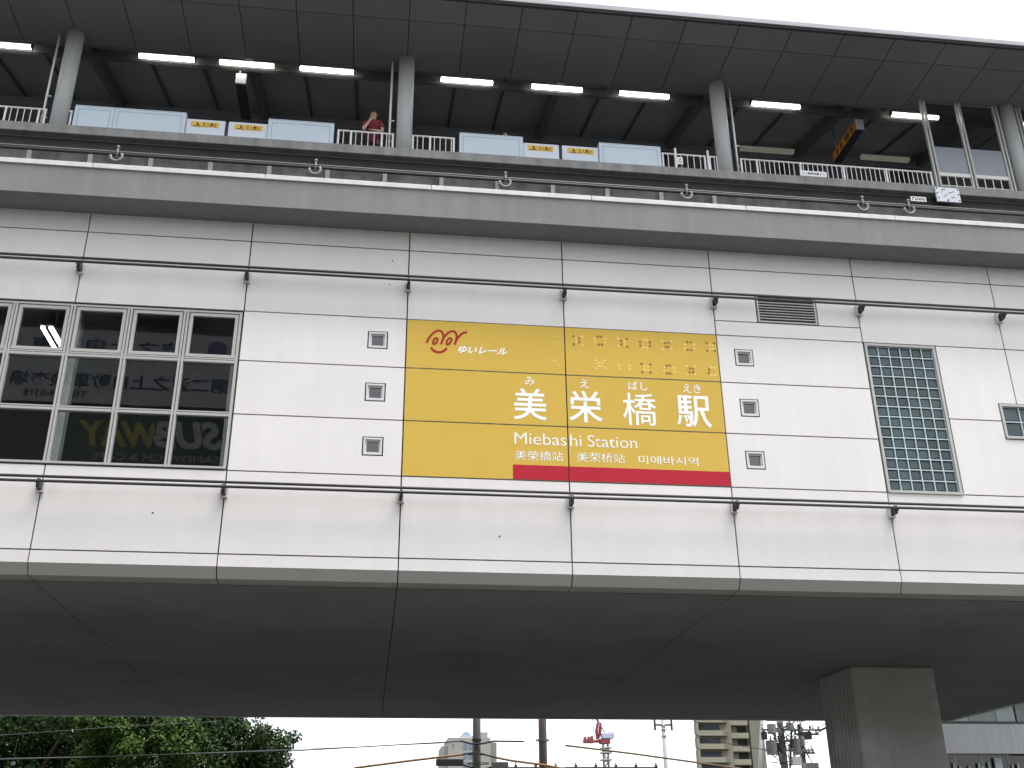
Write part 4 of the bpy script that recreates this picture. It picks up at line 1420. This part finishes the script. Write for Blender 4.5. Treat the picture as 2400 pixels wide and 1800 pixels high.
cable([(-200, 1786, 25.9), (200, 1775, 25.9), (700, 1759, 25.9), (1085, 1737, 25.9)], 0.022, M_blk, "thin dark wire crossing the trees to the concrete pole")
cable([(-200, 1782, 27.5), (300, 1772, 27.5), (700, 1756, 27.5), (1060, 1741, 27.5)], 0.011, M_ring, "thinnest grey wire just over the dark wire across the trees")
cable([(-200, 1738, 25.5), (250, 1705, 25.5), (520, 1690, 25.5)], 0.008, M_ring, "faint grey wire high across the tree crowns")
cable([(1080, 1737, 25.8), (1105, 1743, 25.8), (1130, 1743, 25.8), (1157, 1737, 25.8), (1228, 1738, 25.8)], 0.034, M_blk, "short thick black cable stub right of the concrete pole")
cable([(830, 1800, 25.8), (960, 1783, 25.8), (1086, 1768, 25.8)], 0.045, M_org, "orange sleeved cable left of the concrete pole", name="sleeved_cable")
cable([(1160, 1775, 25.8), (1200, 1783, 25.8), (1262, 1791, 26.0), (1330, 1803, 26.0)], 0.045, M_org, "orange sleeved cable between the two poles", name="sleeved_cable")
cable([(1086, 1768, 25.75), (1115, 1763, 25.75), (1160, 1775, 25.75)], 0.03, M_blk, "black link looping round the concrete pole")
cable([(1325, 1747, 26.2), (1480, 1766, 26.6), (1640, 1788, 27.0), (1760, 1806, 27.5)], 0.038, mat("dull_orange", (0.22, 0.14, 0.06), 0.6, var=0.3, scale=3), "brown sleeved cable sloping down right below the crane", name="sleeved_cable")
cable([(1632, 1727, 29.5), (1720, 1745, 29.5), (1790, 1757, 29.5), (1838, 1763, 29.5)], 0.016, M_blk, "thin wire in front of the apartment balconies")
cable([(1920, 1705, 30.5), (1990, 1660, 28.5)], 0.018, M_blk, "thin wire rising from the dark pole behind the pier")


# lamps on the concrete pole, seen just above the bottom edge
def street_lamp(pxa, pxb, py, y, label, m, drop):
    a, b = at(pxa, py, y), at(pxb, py, y)
    t = thing("street_lamp", label, "lamp", (a.x, y, a.z), "lamp heads on the concrete pole")
    d = MB()
    d.prism([(y - 0.15, a.z - drop), (y + 0.15, a.z - drop), (y + 0.12, a.z + 0.05), (y - 0.12, a.z + 0.05)], min(a.x, b.x), max(a.x, b.x))
    d.build("lamp_head", m, t, bevel=0.03)
    xm = at(1117, 1740, 26).x
    MB().tube([(xm, 26.0, a.z - 0.25), ((a.x + b.x) / 2, y, a.z - 0.05)], 0.035, 8).build("lamp_arm", M_dark, t)


street_lamp(1022, 1086, 1782, 25.4, "black lamp head left of the concrete pole", mat("lamp_black", (0.03, 0.035, 0.03), 0.6), 0.2)
street_lamp(1153, 1191, 1789, 25.4, "grey box lamp right of the concrete pole", mat("lamp_grey", (0.12, 0.14, 0.12), 0.6), 0.25)

# ================================================================== FAR BUILDINGS
# pale tower with a blue glass pyramid
YW = 300.0
tw = thing("tower_building", "pale tower block with a blue glass pyramid top behind the concrete pole", "building", (at(1100, 1800, YW).x, YW + 9, GROUND))
M_tw = mat("tower_stone", (0.26, 0.255, 0.235), 0.8, var=0.1, scale=0.2)
M_tw2 = mat("tower_shade", (0.19, 0.19, 0.17), 0.8, var=0.1, scale=0.2)
X = lambda px: at(px, 1740, YW).x
ZZ = lambda py: at(1100, py, YW).z
w_ = MB()
w_.box(X(1050), X(1150), YW, YW + 18, GROUND, ZZ(1729)).box(X(1036), X(1050), YW + 2, YW + 16, GROUND, ZZ(1747)).box(X(1126), X(1145), YW + 2, YW + 10, ZZ(1729), ZZ(1714))
w_.build("wall", M_tw, tw)
MB().box(X(1150), X(1166), YW + 2, YW + 16, GROUND, ZZ(1738)).build("wall", M_tw2, tw)
q = MB()
xm, hw = X(1096), X(1113) - X(1096)
z0, z1 = ZZ(1729), ZZ(1707)
ym = YW + 6
for k, (s0, s1, a, b) in enumerate(((1.25, 1.0, 0, .25), (1.0, 0.62, .27, .55), (0.62, 0.0, .58, 1.0))):
    za, zb_ = z0 + (z1 - z0) * a, z0 + (z1 - z0) * b
    A, B = hw * s0, max(0.02, hw * s1)
    q.add([(xm - A, ym - A, za), (xm + A, ym - A, za), (xm + A, ym + A, za), (xm - A, ym + A, za), (xm - B, ym - B, zb_), (xm + B, ym - B, zb_), (xm + B, ym + B, zb_), (xm - B, ym + B, zb_)],
          [(0, 1, 5, 4), (1, 2, 6, 5), (2, 3, 7, 6), (3, 0, 4, 7), (4, 5, 6, 7), (3, 2, 1, 0)])
q.build("pyramid", mat("pyramid_glass", (0.09, 0.14, 0.19), 0.3), tw)
q = MB()
for j, py in enumerate((1742, 1764, 1786)):
    for px in (1087, 1099):
        q.box(X(px), X(px + 8), YW - 0.15, YW - 0.02, ZZ(py + 14), ZZ(py))
q.box(X(1061), X(1064), YW - 0.15, YW - 0.02, ZZ(1751), ZZ(1743))
q.build("window", mat("tower_glass", (0.12, 0.15, 0.19), 0.3), tw)

# tower crane
YC = 350.0
X = lambda px: at(px, 1740, YC).x
ZZ = lambda py: at(1420, py, YC).z
cr = thing("tower_crane", "red tower crane with a pale blue cab on a grey mast", "crane", (X(1420), YC, GROUND))
M_cr = mat("crane_red", (0.19, 0.018, 0.024), 0.5)
ms = MB()
xl, xr = X(1414.5), X(1425.5)
wd = xr - xl
for x in (xl, xr):
    for y in (YC, YC + wd):
        ms.tube([(x, y, GROUND), (x, y, ZZ(1744))], 0.22, 6)
z = GROUND
kk = 0
while z < ZZ(1744) - 2:
    s_ = (xl, xr) if kk % 2 else (xr, xl)
    for y in (YC, YC + wd):
        ms.tube([(s_[0], y, z), (s_[1], y, z + 2.4)], 0.14, 5)
        ms.tube([(xl, y, z), (xr, y, z)], 0.14, 5)
    z += 2.4
    kk += 1
ms.build("mast", mat("mast_grey", (0.20, 0.23, 0.245), 0.5), cr)
for py in (1753, 1764, 1781):
    MB().box(X(1408), X(1432), YC - 1, YC + wd + 1, ZZ(py) - 0.2, ZZ(py) + 0.25).build("collar", M_steel, cr)
MB().box(X(1407), X(1429.5), YC - 1, YC + wd + 1, ZZ(1743), ZZ(1732)).box(X(1396), X(1408), YC, YC + wd, ZZ(1740), ZZ(1734)).build("slewing_deck", M_cr, cr)
MB().box(X(1369), X(1392), YC - .5, YC + 2.5, ZZ(1741), ZZ(1733)).box(X(1370), X(1375), YC, YC + 2, ZZ(1733), ZZ(1727)).box(X(1379), X(1383), YC, YC + 2, ZZ(1733), ZZ(1726)).box(X(1386), X(1391), YC, YC + 2, ZZ(1733), ZZ(1725)).box(X(1391), X(1397), YC, YC + 2, ZZ(1740), ZZ(1736)).build("counterweight", M_cr, cr)
MB().box(X(1410), X(1438), YC - 1.2, YC + wd, ZZ(1731.5), ZZ(1719)).box(X(1428), X(1440), YC - 1, YC + wd, ZZ(1729), ZZ(1716)).build("cab", mat("cab_blue", (0.34, 0.37, 0.50), 0.5, var=0.2, scale=0.5), cr, bevel=0.15)
jb = MB()
p0, p1 = Vector((X(1401), YC, ZZ(1733))), Vector((X(1406), YC, ZZ(1694)))
for o_ in (-0.5, 0.5):
    jb.tube([tuple(p0 + Vector((o_ * 0.4, 0, 0))), tuple(p0.lerp(p1, 0.5) + Vector((o_ * 1.3, 0, 0))), tuple(p1 + Vector((o_, 0, 0)))], [0.35, 0.55, 0.4], 6)
for i in range(9):
    a = p0.lerp(p1, i / 9)
    b = p0.lerp(p1, (i + 1) / 9)
    s_ = 0.6 if i % 2 else -0.6
    jb.tube([(a.x - s_, YC, a.z), (b.x + s_, YC, b.z)], 0.14, 5)
jb.build("jib", M_cr, cr)
MB().tube([(X(1406), YC, ZZ(1694)), (X(1396), YC, ZZ(1680)), (X(1386), YC, ZZ(1684))], 0.35, 6).tube([(X(1409), YC, ZZ(1700)), (X(1419), YC, ZZ(1718))], 0.18, 6).tube([(X(1394), YC, ZZ(1734)), (X(1391), YC, ZZ(1686))], 0.13, 6).build("stay", M_dark, cr)

# apartment block
YA = 210.0
X = lambda px, y=YA: at(px, 1740, y).x
ZZ = lambda py, y=YA: at(1690, py, y).z
ap = thing("apartment_block", "beige apartment block with stacked balconies left of the transformer pole", "building", (X(1690), YA + 10, GROUND))
M_ap = mat("apartment_beige", (0.185, 0.175, 0.125), 0.85, var=0.12, scale=0.15, streak=0.12)
M_ap2 = mat("apartment_pale", (0.235, 0.225, 0.165), 0.85, var=0.12, scale=0.15, streak=0.15)
M_win = mat("far_window", (0.05, 0.06, 0.075), 0.4, var=0.5, scale=0.6, spec=0.1)
xl_, yl_ = X(1634, YA + 1.6), YA + 1.6
xb_, yb_ = X(1636, YA + 14), YA + 14
q = MB()
pl_ = [(xl_, yl_), (X(1722), yl_), (X(1722) + 4, yb_), (xb_, yb_)]
q.add([(a, b, GROUND) for a, b in pl_] + [(a, b, ZZ(1560)) for a, b in pl_], [(3, 2, 1, 0), (4, 5, 6, 7), (0, 1, 5, 4), (1, 2, 6, 5), (2, 3, 7, 6), (3, 0, 4, 7)])
q.build("wall", M_ap, ap)
MB().box(X(1716), X(1768), YA + 3.5, YA + 15, GROUND, ZZ(1560)).build("wall", M_ap, ap)
MB().prism([(YA + 2, GROUND), (YA + 18, GROUND), (YA + 18, ZZ(1560)), (YA + 2, ZZ(1560))], X(1768), X(1800)).build("wall", mat("apartment_shade", (0.15, 0.145, 0.118), 0.85, var=0.12, scale=0.15), ap)
fl_h = ZZ(1700) - ZZ(1731)
zf = ZZ(1724)
j = -9
while True:
    z = zf + fl_h * j
    if z > ZZ(1580): break
    if z > GROUND + 1:
        b = MB().box(X(1636), X(1712), YA, YA + 0.25, z, z + 1.05).box(X(1636), X(1712), YA + .25, YA + 1.6, z, z + 0.2)
        b.box(X(1634), X(1640), YA + 0.01, YA + 1.6, z + .2, z + fl_h - .1)
        b.build("balcony", M_ap2, ap)
        q = MB().box(X(1645), X(1694), YA + 1.45, YA + 1.59, z + 0.9, z + 2.3)
        q.build("window", M_win, ap)
        b = MB().box(X(1722), X(1764), YA + 2.0, YA + 2.2, z - .3, z + 0.8).box(X(1722), X(1764), YA + 2.2, YA + 3.5, z - .3, z - .1).build("balcony", M_ap2, ap)
        MB().box(X(1742), X(1764), YA + 3.38, YA + 3.49, z + 0.5, z + 2.2).build("window", mat("far_dark", (0.02, 0.02, 0.02), 0.5, spec=0.1), ap)
        r_ = MB()
        for k in range(7):
            xx = X(1698 + 2 * k)
            r_.box(xx, xx + 0.08, YA - 0.05, YA - 0.005, z + 0.15, z + 0.95)
        r_.build("balcony_bars", MATS["apartment_shade"], ap)
    j += 1

# roof with a dark spiked railing at the bottom edge
YR = 62.0
X = lambda px: at(px, 1798, YR).x
zt = at(1400, 1797, YR).z
lb = thing("low_building", "low building whose dark roof railing just shows below the crane", "building", (X(1380), YR + 6, GROUND))
MB().box(X(1180), X(1542), YR, YR + 12, GROUND, zt - 0.45).build("wall", mat("low_wall", (0.3, 0.29, 0.27), 0.85, var=0.1), lb)
q = MB().box(X(1180), X(1542), YR, YR + 0.1, zt - 0.1, zt)
q.box(X(1180), X(1542), YR, YR + 0.1, zt - 0.44, zt - 0.36)
for k in range(9):
    x = X(1162 + 47 * k)
    q.box(x - 0.09, x + 0.09, YR - 0.05, YR + 0.15, zt - 0.44, zt + 0.13).box(x - 0.04, x + 0.04, YR, YR + 0.1, zt + 0.13, zt + 0.28)
q.build("roof_railing", M_dark, lb)

# office building at the far right
YO = 27.0
o0 = at(2190, 1690, YO)
o1 = at(2700, 1712, YO)
zA, zB = at(2300, 1697, YO).z, at(2300, 1766, YO).z
of = thing("office_building", "office building with a broad pale concrete band between dark glazing, right of the pier", "building", ((o0.x + 50) / 2 + 10, YO + 8, GROUND))
OX0, OX1 = at(2170, 1700, YO).x, 46.0
MB().box(OX0, OX1, YO, YO + 0.5, zB, zA).box(OX0, OX1, YO, YO + .5, zA + 3.3, zA + 5.6).build("concrete_band", mat("office_band", (0.36, 0.375, 0.39), 0.7, var=0.12, scale=0.9, streak=0.12), of)
MB().box(at(2075, 1720, YO + 12).x, OX1, YO + 0.6, YO + 12, GROUND, zA + 14).build("core", mat("office_core", (0.045, 0.05, 0.05), 0.6), of)
gz = MB()
rg = random.Random(8)
x = OX0
while x < OX1 - 1:
    w_ = rg.choice((0.9, 1.3, 1.6))
    gz.box(x + .04, x + w_ - .04, YO + 0.35, YO + 0.4, zA + 0.16, zA + 1.0)
    gz.box(x + .04, x + w_ - .04, YO + 0.35, YO + 0.4, zA + 1.14, zA + 3.2)
    x += w_
gz.build("upper_glazing", mat("office_glass", (0.15, 0.19, 0.185), 0.15, var=0.3, scale=0.8, island=0.5), of)
mu = MB().box(OX0, OX1, YO + 0.2, YO + 0.42, zA + 0.001, zA + 0.14).box(OX0, OX1, YO + 0.2, YO + 0.42, zA + 1.01, zA + 1.13)
mu.build("transom", mat("office_frame", (0.018, 0.02, 0.022), 0.5), of)
lg2 = MB()
x = OX0
while x < OX1 - 1:
    lg2.box(x + .05, x + 1.15, YO + 0.3, YO + 0.36, GROUND + 3.5, zB - 0.06)
    x += 1.2
lg2.build("lower_glazing", mat("office_dark_glass", (0.035, 0.04, 0.042), 0.08, var=0.6, scale=2.5), of)
ct = MB().box(at(2335, 1780, YO).x, at(2352, 1780, YO).x, YO + 0.15, YO + 0.25, zB - 3.5, zB - 0.15)
for px in (2240, 2254, 2276, 2298, 2306, 2322, 2378, 2390):
    a = at(px, 1794, YO)
    ct.box(a.x, a.x + rg.uniform(.05, .14), YO + 0.18, YO + 0.24, a.z - 0.5, a.z + rg.uniform(-.05, .15))
ct.build("blind", mat("blind_pale", (0.42, 0.45, 0.46), 0.7), of)
